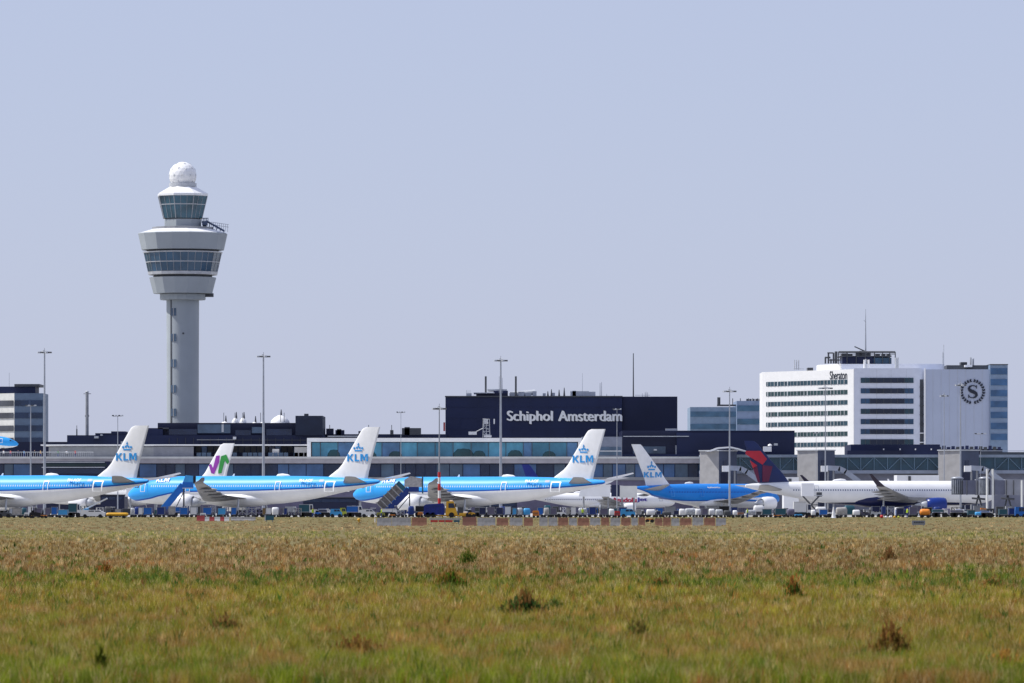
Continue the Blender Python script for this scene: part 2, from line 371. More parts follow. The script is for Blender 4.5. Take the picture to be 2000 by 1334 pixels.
def airliner(name,label,cat,pos,rz,P,group=None):
    L,Rf,zc=P['L'],P['R'],P['zc']
    t=thing(name,label,cat,pos,rz,group,world=False)
    b=MB(); st=[(x*Rf,r*Rf,zc+z*Rf) for x,r,z in NOSE]
    for k in range(1,16):
        x=3.3*Rf+(L-9.4*Rf-3.3*Rf)*k/16; st.append((x,Rf,zc))
    st+=[(L-x*Rf,r*Rf,zc+z*Rf) for x,r,z in TAIL]
    b.rings([fus_ring(*s) for s in st]); fus=b.build('fuselage',P['mf'],t)
    # wing to body fairing
    b=MB(); x0,x1=.30*L,.60*L; rr=[]
    for k in range(9):
        u=k/8; s=max(.05,math.sin(math.pi*min(1,max(0,.06+.88*u)))**.55); x=x0+(x1-x0)*u
        rr.append([(x,1.13*Rf*s*math.sin(a),zc-.58*Rf+.62*Rf*s*math.cos(a)) for a in [2*math.pi*j/20 for j in range(20)]])
    b.rings(rr); b.build('belly_fairing',P.get('mfair',M_white),t)
    W=P['wing']  # xLE, chord root, half span, sweep tan, tip chord, z root, tip rise
    for s in(-1,1):
        n=P.get('up',(0,0,1)); secs=[]
        y0=Rf*.55; 
        for u in(0,.18,.34,.6,.85,1):
            y=y0+(W[2]-y0)*u; xl=W[0]+(y-y0)*W[3]
            ch=W[1]+(W[1]*.52-W[1])*min(u/.34,1) if u<=.34 else W[1]*.52+(W[4]-W[1]*.52)*(u-.34)/.66
            z=W[5]+W[6]*(u**1.25)
            secs.append((xl,s*y,z,ch,.125-.03*u))
        wl=P.get('winglet')
        b=MB(); rg=[foil((a,y,z),c,th,(0,0,1)) for a,y,z,c,th in secs]
        if s<0: rg=[r[::-1] for r in rg]
        b.rings(rg); wing=b.build('wing',P.get('mw',M_winglt),t)
        a,y,z,c,th=secs[-1]
        if wl:
            rg=[foil((a+.1,y,z),c*.95,.09,(0,0,1)),foil((a+.5,y+s*.45,z+.25),c*.8,.08,(0,-s*.7,.7)),foil((a+1.2+wl*.25,y+s*.75,z+wl*.5),c*.58,.08,(0,-s,.1)),foil((a+1.6+wl*.65,y+s*(.8+wl*.12),z+wl),c*.28,.08,(0,-s,.1))]
            if s<0: rg=[r[::-1] for r in rg]
            b=MB(); b.rings(rg); b.build('winglet',P.get('mwl',M_white),wing)
        # flap track fairings
        for u in(.28,.45,.64,.8):
            y=y0+(W[2]-y0)*u; xl=W[0]+(y-y0)*W[3]; ch=W[1]*.52+(W[4]-W[1]*.52)*max(0,(u-.34)/.66); z=W[5]+W[6]*(u**1.25)
            b=MB(); b.lathe([(.04,-1.9),(.28,-1.0),(.33,0),(.25,1.3),(.04,2.4)],(xl+ch*.75,s*y,z-.42),10,'x'); b.build('flap_fairing',P.get('mw',M_winglt),wing)
        # engine
        ey,ex,er,el=P['eng']; ez=P['ez']; u=(ey-y0)/(W[2]-y0)
        b=MB(); b.lathe([(er*.80,.55),(er*.86,.1),(er*.95,0),(er*1.03,.35),(er*1.06,el*.35),(er*1.0,el*.62),(er*.82,el*.86),(er*.78,el*.86),(er*.78,el*.6)],(ex,s*ey,ez),28,'x',cap=False)
        eng=b.build('engine',P.get('me',M_white),t)
        b=MB(); b.lathe([(er*.80,.56),(.25,.5),(.05,.1)],(ex,s*ey,ez),20,'x'); b.build('fan',M_dgrey,eng)
        b=MB(); b.lathe([(er*.62,el*.6),(er*.60,el*.9),(er*.42,el*1.08),(er*.28,el*1.1),(.05,el*1.35)],(ex,s*ey,ez),20,'x'); b.build('exhaust_cone',M_light,eng)
        zt=W[5]+W[6]*(u**1.25); xl=W[0]+(ey-y0)*W[3]
        b=MB(); b.prism([(ex+el*.25,ez+er*.98),(xl+.4,zt+.1),(xl+2.6,zt-.1),(ex+el*1.05,ez+er*.55)],s*ey-.2,s*ey+.2,'y'); b.build('pylon',P.get('me',M_white) if P.get('pylonwhite',True) else M_winglt,eng)
        # stabilizer
        S=P['stab']; rg=[foil((S[0],s*.3,S[5]),S[1],.1,(0,0,1)),foil((S[0]+S[2]*S[3],s*S[2],S[5]+S[6]),S[4],.09,(0,0,1))]
        if s<0: rg=[r[::-1] for r in rg]
        b=MB(); b.rings(rg); b.build('stabilizer',P.get('mst',M_winglt),t)
        # main gear
        gx,gy=P['gear']; b=MB(); b.tube((gx,s*gy,.9),(gx-.2,s*gy*.9,zc-Rf*.6),.2); g=b.build('landing_gear',M_light,t)
        for dx in(-.75,.75):
            for dy in(-.4,.4):
                b=MB(); b.tube((gx+dx,s*gy+dy-.2,.66),(gx+dx,s*gy+dy+.2,.66),.64,n=16); b.build('wheel',M_black,g)
    b=MB(); nx=P.get('ngx',.115*L); b.tube((nx,0,.6),(nx+.1,0,zc-Rf*.8),.14); g=b.build('nose_gear',M_light,t)
    for dy in(-.33,.33):
        b=MB(); b.tube((nx,dy-.15,.52),(nx,dy+.15,.52),.5,n=16); b.build('wheel',M_black,g)
    # fin
    b=MB(); b.rings([foil((L+a,0,z),(c-a),.07 if i<len(P['fin'])-2 else .06,(0,1,0)) for i,(z,a,c) in enumerate(P['fin'])][::1])
    fin=b.build('fin',P['mfin'],t)
    # doors
    for xd,wd,sides in P['doors']:
        for s in(-1,1):
            b=MB(); zz0,zz1=zc-.10*Rf,zc+.62*Rf; n=8; tck=.07*wd
            def arc(xa,xb,za,zb):
                pts=[]
                for k in range(n+1):
                    z=za+(zb-za)*k/n; yy=math.sqrt(max(0,(Rf+.03)**2-(z-zc)**2)); pts.append((z,yy))
                vs=[];fs=[]
                for k,(z,yy) in enumerate(pts): vs+=[(xa,s*yy,z),(xb,s*yy,z)]
                for k in range(n): fs.append((2*k,2*k+1,2*k+3,2*k+2) if s<0 else (2*k+2,2*k+3,2*k+1,2*k))
                b.add(vs,fs)
            arc(xd-wd/2,xd-wd/2+tck*1.6,zz0,zz1); arc(xd+wd/2-tck*1.6,xd+wd/2,zz0,zz1); arc(xd-wd/2+tck*1.6,xd+wd/2-tck*1.6,zz1-.14,zz1); arc(xd-wd/2+tck*1.6,xd+wd/2-tck*1.6,zz0,zz0+.1)
            b.build('door',P['mdoor'],t)
    # cockpit windows
    for s in(-1,1):
        b=MB()
        def sp(x,zf):
            # point on nose skin
            for (xa,ra,za),(xb,rb,zb) in zip(st,st[1:]):
                if xa<=x<=xb:
                    u=(x-xa)/(xb-xa); r=ra+(rb-ra)*u; zz=za+(zb-za)*u; break
            z=zc+zf*Rf; yy=math.sqrt(max(.01,(r+.035)**2-(z-zz)**2)); return (x,s*yy,z)
        for xa,xb in ((.62,.80),(.84,1.06),(1.10,1.34)):
            q=[sp(xa*Rf,.18),sp(xb*Rf,.20),sp(xb*Rf,.42),sp((xa+.06)*Rf,.34 if xa<.7 else .40)]
            b.add(q,[(0,1,2,3) if s<0 else (3,2,1,0)])
        b.build('cockpit_window',M_black,t)
    # antenna and beacon on the spine
    b=MB(); b.prism([(L*.42,zc+Rf-.05),(L*.42+.5,zc+Rf-.05),(L*.42+.6,zc+Rf+.45),(L*.42+.35,zc+Rf+.45)],-.04,.04,'y'); b.build('antenna',M_white,t)
    b=MB(); b.lathe([(.02,-1.4),(.35,-1.0),(.45,0),(.3,1.3),(.02,1.8)],(L*.62,0,zc+Rf+.02),14,'x'); b.build('satcom_dome',M_white,t)
    t['_fin']=fin.name
    return t,fin
def klm(parent,p,xd,nd,W_,Hh,m):
    # heavy block letters built from strokes
    b=MB(); xd=Vector(xd).normalized(); nd=Vector(nd).normalized(); ud=nd.cross(xd); p=Vector(p); d=[0]
    def st(pts):
        d[0]+=.003; q=[p+xd*x*W_+ud*z*Hh for x,z in pts]
        n=len(q); vs=[v-nd*.03 for v in q]+[v+nd*(.03+d[0]) for v in q]
        b.add(vs,[tuple(range(n))[::-1],tuple(range(n,2*n))]+[(i,(i+1)%n,n+(i+1)%n,n+i) for i in range(n)])
    st([(0,0),(.075,0),(.075,1),(0,1)]); st([(.06,.42),(.20,1),(.29,1),(.13,.38)]); st([(.09,.52),(.21,0),(.31,0),(.155,.64)])
    st([(.36,0),(.435,0),(.435,1),(.36,1)]); st([(.42,0),(.58,0),(.58,.2),(.42,.2)])
    st([(.64,0),(.71,0),(.71,1),(.64,1)]); st([(.93,0),(1,0),(1,1),(.93,1)]); st([(.69,1),(.74,1),(.86,.12),(.79,.12)]); st([(.95,1),(.90,1),(.78,.12),(.85,.12)])
    return b.build('lettering',m,parent)
# sky-blue airline livery
def crown(parent,p,xd,nd,wd,m,name='crown_emblem'):
    b=MB(); xd=Vector(xd).normalized(); nd=Vector(nd).normalized(); ud=nd.cross(xd); p=Vector(p); s=wd
    def disc(cx,cz,r,n=10):
        c=p+xd*cx*s+ud*cz*s
        b.rings([[c+(xd*math.cos(2*math.pi*k/n)+ud*math.sin(2*math.pi*k/n))*r*s+nd*h for k in range(n)] for h in(-.03,.03)],smooth=False)
    def bar(x0,z0,x1,z1):
        vs=[p+xd*x*s+ud*z*s+nd*h for h in(-.03,.03) for x,z in((x0,z0),(x1,z0),(x1,z1),(x0,z1))]
        b.add(vs,[(3,2,1,0),(4,5,6,7),(0,1,5,4),(1,2,6,5),(2,3,7,6),(3,0,4,7)])
    bar(-.42,0,.42,.13)
    for k,cx in enumerate((-.45,-.16,.16,.45)): disc(cx,.30+(.05 if k in(1,2) else 0),.115)
    bar(-.035,.50,.035,.82); bar(-.10,.62,.10,.70); disc(0,.47,.085)
    return b.build(name,m,parent)
KB=(.035,.37,.86); KD=(.004,.10,.46); WH=(.84,.84,.84)
LINE330=[(0,-.50),(.03,-.74),(.09,-.66),(.16,-.40),(.24,-.16),(.34,-.10),(.5,-.06),(.65,.02),(.78,.12),(.9,.27),(1,.47)]
def a330(tail_px,Yt,psi,label,livery='k'):
    L,Rf,zc=58.8,2.82,5.15
    if livery=='k':
        mf=MATS.get('kf') or fuselage_material('blue_over_white_fuselage',L,Rf,zc,KB,WH,LINE330,(.10,KD),wc=(.55,.68,.85)); MATS['kf']=mf
    else:
        mf=fuselage_material('white_fuselage',L,Rf,zc,WH,WH,[(0,0),(1,0)])
    P=dict(L=L,R=Rf,zc=zc,mf=mf,wing=(18.6,11.2,29.3,.60,2.4,3.5,2.9),winglet=1.15,eng=(9.4,17.0,1.66,5.8),ez=2.75,
      stab=(50.6,5.6,9.7,.66,2.3,6.6,1.1),gear=(29.5,5.3),mfin=M_white,mdoor=M_white,mwl=M_winglt if livery=='k' else M_white,
      fin=[(7.3,-12.3,-2.7),(8.1,-11.2,-2.5),(8.7,-10.3,-2.4),(9.3,-9.4,-2.2),(10.2,-8.5,-2.0),(13.5,-6.3,-1.0),(16.6,-4.2,-.05),(17.1,-3.75,.1),(17.4,-3.0,.2)],
      doors=[(5.3,1.1,0),(16.0,1.1,0),(37.0,1.2,0),(49.0,2.3,0)])
    tx=X(tail_px,Yt); px_=tx-L*math.cos(psi); py_=Yt+L*math.sin(psi)
    t,fin=airliner('airliner',label,'airliner',(px_,py_,0),-psi,P)
    if livery=='k':
        for s in(-1,1):
            xd=(1,0,0) if s<0 else (-1,0,0); xs=L-7.2 if s<0 else L-2.5
            klm(fin,(xs,s*.245,10.75),xd,(0,s,0),4.7,1.42,M_klmlet)
            crown(fin,(L-4.7,s*.215,12.7),xd,(0,s,0),2.0,M_klmlet)
            f=bpy.data.objects[t['_fin']]
        fo=[c for c in bpy.data.objects if c.parent==t and c.name.startswith('fuselage')][0]
        text_obj('PH-AOF','registration',M_lettw,fo,(L-16.9,-2.42,6.75),(1,0,0),(0,-1,.55),height=.62,bold=.03)
        b=MB(); b.add([(L-12.4,-2.40,6.8),(L-11.4,-2.40,6.8),(L-11.4,-2.06,7.25),(L-12.4,-2.06,7.25)],[(0,1,2,3)]); b.build('flag_marking',M_navy,fo)
        klm(fo,(8.2,-2.36,6.85),(1,0,0),(0,-1,.62),3.0,.95,M_lettw)
        crown(fo,(10.0,-1.62,7.62),(1,0,0),(0,-.45,1),.9,M_lettw)
    del t['_fin']; return t,fin
a330(289.5,1082,R(30),'blue and white airliner cut by the left edge, white fin before the office')
a330(741,1103,R(30.5),'blue and white airliner with blue open stairs at its front door')
a330(1181,1134,R(30),'blue and white airliner behind the striped mast, brown covered stairs at its nose')
tw,fw=a330(457,1400,R(30),'white airliner with purple and green strokes on its fin, mostly hidden','w')
# two brush strokes on that fin
def finpoly(fin,L,tail_px,Yt,psi,pts,y,m,name,s=-1,right=False,th=.05):
    c=math.cos(psi); pl=[]
    for qx,qy in pts:
        d=(tail_px-qx)*Yt/F/c if not right else (qx-tail_px)*Yt/F/c
        pl.append((L-d,Z(qy,Yt)))
    b=MB(); b.prism(pl,y-th,y+th,'y'); return b.build(name,m,fin)
def c6(q): return [(230+a/6.06,820+b_/6.06) for a,b_ in q]
M_vio=mat('violet_paint',(.28,.04,.36),.4); M_grn=mat('green_paint',(.03,.26,.05),.4)
finpoly(fw,58.8,457,1400,R(30),c6([(1165,425),(1205,420),(1200,500),(1140,640),(1105,630),(1075,535),(1100,520),(1125,570)]),-.22,M_vio,'violet_stroke')
finpoly(fw,58.8,457,1400,R(30),c6([(1225,430),(1285,410),(1325,500),(1300,525),(1268,480),(1228,630),(1190,635),(1190,600)]),-.22,M_grn,'green_stroke')
# wide body nose-away at right of centre
def wide787():
    L,Rf,zc=52.5,2.95,4.5; psi=R(45); Yt=1385; tp=1237
    mf=fuselage_material('blue_over_white_widebody',L,Rf,zc,(.008,.23,.72),WH,[(0,-.45),(.04,-.6),(.12,-.55),(.25,-.48),(.5,-.46),(.72,-.42),(.84,-.16),(.93,.3),(1,.62)],(.09,KD),wc=(.01,.07,.35))
    P=dict(L=L,R=Rf,zc=zc,mf=mf,wing=(16,11,28,.62,1.6,3.0,3.6),eng=(9.4,12.5,1.6,5.2),ez=2.6,
      stab=(42.9,6.6,9.9,.72,2.2,5.9,1.2),gear=(26,5.0),mfin=M_white,mdoor=mat('mid_blue_outline',(.05,.28,.7),.4),mst=M_winglt,
      fin=[(6.2,-14.2,-4.7),(7.4,-12.6,-4.3),(8.6,-11.3,-3.9),(10.2,-9.9,-3.1),(14,-5.9,-1.0),(16.6,-3.1,.5),(17,-2.5,.7)],
      doors=[(6,1.1,0),(15,1.1,0),(31,1.1,0),(41.5,1.1,0)])
    tx=X(tp,Yt); pos=(tx+L*math.cos(psi),Yt+L*math.sin(psi),0)
    t,fin=airliner('airliner','blue and white airliner with left leaning tail, nose behind the red and navy fin','airliner',pos,math.pi+psi,P)
    # local -x looks away; starboard (+y) faces the camera
    klm(fin,(L-3.5,.27,8.95),(-1,0,0),(0,1,0),6.2,1.3,M_klmlet)
    crown(fin,(L-6.2,.255,10.7),(-1,0,0),(0,1,0),2.7,M_klmlet)
    fo=[c for c in bpy.data.objects if c.parent==t and c.name.startswith('fuselage')][0]
    text_obj('Royal Dutch Airlines','lettering',M_lettw,fo,(L-24,2.45,6.25),(-1,0,0),(0,1,.5),height=.5,bold=.03)
    del t['_fin']
wide787()
def delta767():
    L,Rf,zc=54.9,2.6,4.75; psi=R(14); Yt=1196; tp=1456
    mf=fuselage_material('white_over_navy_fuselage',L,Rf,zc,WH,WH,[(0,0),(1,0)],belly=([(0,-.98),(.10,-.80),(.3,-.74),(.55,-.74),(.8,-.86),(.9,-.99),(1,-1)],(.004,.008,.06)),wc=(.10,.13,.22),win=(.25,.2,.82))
    mb_=mat('engine_blue',(.005,.03,.22),.3); mr_=mat('winglet_red',(.45,.02,.04),.35)
    P=dict(L=L,R=Rf,zc=zc,mf=mf,wing=(17.0,9.8,23.6,.66,2.0,3.2,2.9),winglet=2.6,eng=(7.9,13.4,1.42,5.0),ez=2.35,
      stab=(46.6,5.6,9.3,.62,2.2,5.4,1.0),gear=(26,4.6),mfin=mat('fin_navy',(.008,.02,.10),.3),mdoor=M_light,me=mb_,mwl=mat('winglet_navy',(.02,.012,.03),.35),pylonwhite=False,mfair=mat('fairing_navy',(.005,.01,.07),.35),
      fin=[(6.9,-9.7,-2.9),(7.4,-9.3,-2.75),(9,-8.1,-2.3),(12,-5.3,-1.0),(15.0,-2.75,.15),(15.5,-2.2,.25),(15.75,-1.6,.3)],
      doors=[(5,1.1,0),(40,1.0,0)])
    tx=X(tp,Yt); pos=(tx+L*math.cos(psi),Yt+L*math.sin(psi),0)
    t,fin=airliner('airliner','white airliner with navy belly and red and navy fin, parked at the jet bridges','airliner',pos,math.pi+psi,P)
    q=lambda l:[(1440+a/7.845,850+b_/7.85) for a,b_ in l]
    mr=mat('bright_red',(.46,.018,.04),.35); md=mat('crimson',(.13,.012,.05),.35)
    y=.25
    for pts,m in (([(128,240),(350,240),(452,365),(385,452),(122,292)],mr),([(190,385),(300,462),(262,520),(235,500)],mr),
        ([(235,505),(300,468),(345,722),(312,722)],md),([(384,458),(540,476),(480,712),(382,716)],md)):
        finpoly(fin,L,tp,Yt,psi,q(pts),y,m,'red_marking',right=True)
    del t['_fin']
    return t
delta767()
def anadolu():
    L,Rf,zc=39.5,1.95,3.35; psi=R(10); Yn=1452; nx=1318
    mf=fuselage_material('white_narrow_fuselage',L,Rf,zc,WH,WH,[(0,0),(1,0)],wc=(.02,.02,.12),win=(.12,.6,.86))
    P=dict(L=L,R=Rf,zc=zc,mf=mf,wing=(12.8,7.2,17.2,.50,1.5,2.4,1.9),winglet=2.5,eng=(4.9,11.2,.98,3.6),ez=1.7,
      stab=(34,3.9,7,.6,1.5,4.3,.8),gear=(20,2.8),mfin=mat('fin_dark_blue',(.008,.02,.20),.35),mdoor=M_light,mwl=mat('winglet_dark',(.01,.015,.07),.35),
      fin=[(5.0,-9.2,-2.3),(5.6,-7.2,-2.1),(8,-5.0,-1.3),(12,-2.2,.0),(12.5,-1.6,.2)],doors=[(4,.9,0),(33,.8,0)])
    pos=(X(nx,Yn),Yn,0)
    t,fin=airliner('airliner','small white airliner with red and blue titles, half hidden beneath another airliner tail','airliner',pos,math.pi+psi,P)
    fo=[c for c in bpy.data.objects if c.parent==t and c.name.startswith('fuselage')][0]
    text_obj('Anadolu','lettering',mat('red_letters',(.5,.02,.06),.4),fo,(16.6,2.0,2.9),(-1,0,0),(0,1,.05),width=6.2,height=1.2,bold=.05)
    text_obj('Jet','lettering',mat('violet_letters',(.06,.04,.30),.4),fo,(10.2,2.0,2.9),(-1,0,0),(0,1,.05),width=2.6,height=1.2,bold=.05)
    del t['_fin']
anadolu()
def fokker():
    L,Rf,zc=35.5,1.65,1.9
    mf=fuselage_material('blue_over_white_small',L,Rf,zc,KB,WH,[(0,-.5),(.05,-.6),(.15,-.45),(.3,-.35),(1,.5)],wc=(.02,.05,.1),win=(.2,.2,.8))
    P=dict(L=L,R=Rf,zc=zc,mf=mf,wing=(15,5.2,14,.3,1.6,.9,1.0),eng=(3.0,25,.75,4.2),ez=2.6,stab=(32,2.6,5,.5,1.2,7.6,.1),gear=(18,2.5),mfin=M_white,mdoor=M_white,
      fin=[(2.9,-8,-2.6),(7.9,-3.4,.2)],doors=[(4.5,.9,0)])
    t,fin=airliner('airliner','small blue airliner nose poking in at left edge on the roof terrace','airliner',(X(36,1500),1500,Z(878,1500)),math.pi,P)
    del t['_fin']
fokker()
# ------------------------------------------------------------ control tower
def tower():
    Y=1650; s=Y/F; cx=X(357,Y); z=lambda p:Z(p,Y); c=(cx,Y,0)
    t=thing('control_tower','tall concrete control tower with flared glazed rings and white ball on top','control tower',(cx,Y,0))
    b=MB(); b.lathe([(31*s,0),(31.5*s,z(700)),(32*s,z(584))],c,40); b.build('shaft',M_conc,t)
    # vertical stair slot with stacked windows on the sunlit side
    a=R(-90-42); rr=31.7*s
    dx,dy=math.cos(a),math.sin(a)
    b=MB(); b.box((cx+dx*rr,Y+dy*rr,z(712)),(.5,.18,z(586)-z(838)),rz=a+R(90)); b.build('joint_strip',M_dgrey,t)
    for k,p in enumerate((610,660,710,760,806)):
        a2=a+R(11); b=MB(); b.box((cx+math.cos(a2)*rr,Y+math.sin(a2)*rr,z(p)),(1.7,.14,2.2),rz=a2+R(90)); wn=b.build('window',G_slate,t)
        b=MB(); b.box((cx+math.cos(a2)*(rr+.10),Y+math.sin(a2)*(rr+.10),z(p)),(.18,.1,2.3),rz=a2+R(90)); b.build('window_bar',M_concl,wn)
    b=MB(); b.box((cx+math.cos(R(-85))*rr,Y+math.sin(R(-85))*rr,z(652)),(.5,.3,.5)); b.build('vent',M_dgrey,t)
    b=MB(); b.lathe([(44*s,z(586)),(45*s,z(584)),(45*s,z(575)),(43*s,z(574))],c,16,smooth=False,ph=R(11.25)); b.build('collar',M_conc,t)
    b=MB(); b.bb(cx+44*s,cx+60*s,Y-6*s,Y+6*s,z(580),z(573)); b.build('side_box',M_dgrey,t)
    ph=R(11.25)
    b=MB(); b.lathe([(40*s,z(573.5)),(58*s,z(573.5)),(66*s,z(542.5)),(60*s,z(541.5))],c,16,smooth=False,ph=ph); b.build('lower_bowl',M_conc,t)
    b=MB(); b.lathe([(58*s,z(542)),(58*s,z(537))],c,16,smooth=False,ph=ph); b.build('lower_gap',M_dgrey,t)
    b=MB(); b.lathe([(67*s,z(537.5)),(68*s,z(536.5)),(69*s,z(531.5)),(66*s,z(531))],c,16,smooth=False,ph=ph); b.build('lower_ledge',M_light,t)
    b=MB(); b.lathe([(68*s,z(531)),(76*s,z(495))],c,16,smooth=False,ph=ph); gl=b.build('glazed_ring',glass('tower_glass',(.022,.08,.15),var=.5,scale=.12),t)
    for k in range(16):
        for j in range(2):
            u=j/2; 
            def pt(R0,zz):
                a0=ph+2*math.pi*k/16; a1=ph+2*math.pi*(k+1)/16
                return Vector((cx+R0*(math.cos(a0)*(1-u)+math.cos(a1)*u),Y+R0*(math.sin(a0)*(1-u)+math.sin(a1)*u),zz))
            if math.sin(ph+2*math.pi*(k+u)/16)>.35: continue
            b=MB(); b.tube(pt(68.3*s,z(531)),pt(76.3*s,z(495)),.075,n=4); b.build('mullion',M_steelp,gl)
    b=MB(); b.lathe([(72.2*s,z(513.5)),(72.9*s,z(513.5)),(73.2*s,z(512)),(72.5*s,z(512))],c,16,smooth=False,ph=ph,cap=False); b.build('transom',M_light,gl)
    b=MB(); b.lathe([(76*s,z(495)),(78*s,z(494.5)),(78.5*s,z(492.5)),(76*s,z(492))],c,16,smooth=False,ph=ph); b.build('upper_ledge',M_light,t)
    b=MB(); b.lathe([(71*s,z(492.5)),(71*s,z(488))],c,16,smooth=False,ph=ph); b.build('upper_gap',M_dgrey,t)
    b=MB(); b.lathe([(72*s,z(489)),(81*s,z(488.5)),(88*s,z(457)),(86*s,z(455.5))],c,16,smooth=False,ph=ph); b.build('upper_bowl',M_conc,t)
    b=MB(); b.lathe([(86.5*s,z(456)),(60*s,z(448)),(45*s,z(446))],c,16,smooth=False,ph=ph); b.build('bowl_roof',M_white,t)
    b=MB(); b.lathe([(60*s,z(449)),(60*s,z(444)),(45*s,z(443))],c,16,smooth=False,ph=ph); b.build('walkway',M_grey,t)
    b=MB(); b.lathe([(38*s,z(447)),(38*s,z(429))],c,8,smooth=False,ph=R(22.5+6)); b.build('cab_base',M_conc,t)
    b=MB(); b.lathe([(37*s,z(429)),(37*s,z(427))],c,8,smooth=False,ph=R(28.5)); b.build('cab_sill',M_dgrey,t)
    p8=R(22.5+6)
    b=MB(); b.lathe([(39.5*s,z(427)),(50.5*s,z(384))],c,8,smooth=False,ph=p8); gl=b.build('cab_glass',glass('cab_glass',(.022,.08,.12),var=.6,scale=.2),t)
    for k in range(8):
        for j in range(3):
            u=j/3
            def pt(R0,zz):
                a0=p8+2*math.pi*k/8; a1=p8+2*math.pi*(k+1)/8
                return Vector((cx+R0*(math.cos(a0)*(1-u)+math.cos(a1)*u),Y+R0*(math.sin(a0)*(1-u)+math.sin(a1)*u),zz))
            b=MB(); b.tube(pt(39.8*s,z(427)),pt(50.8*s,z(384)),.13 if j==0 else .07,n=4); b.build('mullion',M_steelp,gl)
    b=MB(); b.lathe([(46*s,z(401)),(46.9*s,z(401)),(47.2*s,z(399.5)),(46.2*s,z(399.5))],c,8,smooth=False,ph=p8,cap=False); b.build('transom',M_light,gl)
    b=MB(); b.lathe([(50*s,z(384)),(52*s,z(383)),(52*s,z(379)),(26*s,z(364.5)),(20*s,z(364))],c,8,smooth=False,ph=p8); b.build('cab_roof',M_white,t)
    b=MB(); b.lathe([(27*s,z(365)),(27*s,z(358))],c,24); b.build('radome_base',M_light,t)
    me=bpy.data.meshes.new('radome'); import bmesh
    bm=bmesh.new(); bmesh.ops.create_icosphere(bm,subdivisions=3,radius=27*s); 
    for v in bm.verts: v.co+=Vector((0,0,z(343)))
    bm.to_mesh(me); bm.free(); me.materials.append(M_white); o=bpy.data.objects.new('radome',me); COL.objects.link(o); o.parent=t; ORG[o]=Vector((cx,Y,0))
    bm=bmesh.new(); bmesh.ops.create_icosphere(bm,subdivisions=2,radius=27.4*s); bmesh.ops.wireframe(bm,faces=bm.faces[:],thickness=.07,use_even_offset=True,use_replace=True)
    for v in bm.verts: v.co+=Vector((0,0,z(343)))
    me=bpy.data.meshes.new('radome_seams'); bm.to_mesh(me); bm.free(); me.materials.append(M_light); q=bpy.data.objects.new('radome_seams',me); COL.objects.link(q); q.parent=o
    b=MB(); b.tube((cx+2*s,Y,z(317)),(cx+2*s,Y,z(312+4)),.12); b.lathe([(.3,z(319)),(.4,z(317.5)),(.1,z(316))],(cx+2*s,Y,0),8); b.build('finial',M_red,t)
    # maintenance gantry with rails right of the neck
    b=MB(); 
    b.box((cx+44*s,Y-2,z(437)),(10*s,3,1.2)); b.tube((cx+46*s,Y-2,z(432)),(cx+82*s,Y-2,z(452)),.28,n=4); b.tube((cx+40*s,Y-2,z(441)),(cx+74*s,Y-2,z(455)),.22,n=4)
    for k in range(6): 
        u=k/5; b.tube((cx+(46+36*u)*s,Y-2,z(432+20*u)),(cx+(46+34*u)*s,Y-2,z(443+12*u)),.12,n=4)
    for k in range(5): b.tube((cx+(38+3*k)*s,Y-2,z(436)),(cx+(38+3*k)*s,Y-2,z(426)),.1,n=4)
    b.tube((cx+38*s,Y-2,z(427)),(cx+50*s,Y-2,z(427)),.1,n=4); b.build('gantry',mat('gantry_blue_grey',(.06,.09,.16),.5),t)
    b=MB()
    for k in range(9):
        b.tube((cx+(56+4*k)*s,Y-1,z(444+1.2*k)),(cx+(56+4*k)*s,Y-1,z(434+.6*k)),.06,n=4)
    b.tube((cx+56*s,Y-1,z(434)),(cx+90*s,Y-1,z(439)),.07,n=4); b.tube((cx+56*s,Y-1,z(439)),(cx+90*s,Y-1,z(444)),.07,n=4); b.build('railing',M_light,t)
tower()
# ------------------------------------------------------------ buildings: helpers
def bpx(b,x0,x1,yt,yb,Y,dep): 
    """box whose front face fills x0..x1, yt..yb of the picture at distance Y"""
    b.bb(X(x0,Y),X(x1,Y),Y,Y+dep,max(0,Z(yb,Y)) if yb is not None else 0,Z(yt,Y)); return b
def panel(name,parent,m,x0,x1,yt,yb,Y,out=.12,label=None,th=.3):
    b=MB(); b.bb(X(x0,Y),X(x1,Y),Y-out,Y-out+th,Z(yb,Y),Z(yt,Y)); return b.build(name,m,parent,label)
def bld(name,label,cat,x0,x1,yt,Y,dep,m,yb=None):
    t=thing(name,label,cat,(X((x0+x1)/2,Y),Y,0)); b=MB(); bpx(b,x0,x1,yt,yb,Y,dep); b.build('wall',m,t); return t
def bit(parent,name,m,x0,x1,yt,yb,Y,dep=1.5,label=None):
    b=MB(); bpx(b,x0,x1,yt,yb,Y,dep); return b.build(name,m,parent,label)
def rod(parent,name,m,x,yt,yb,Y,r=.12,r2=None):
    b=MB(); b.tube((X(x,Y),Y,Z(yb,Y)),(X(x,Y),Y,Z(yt,Y)),r,r2,n=6); return b.build(name,m,parent)
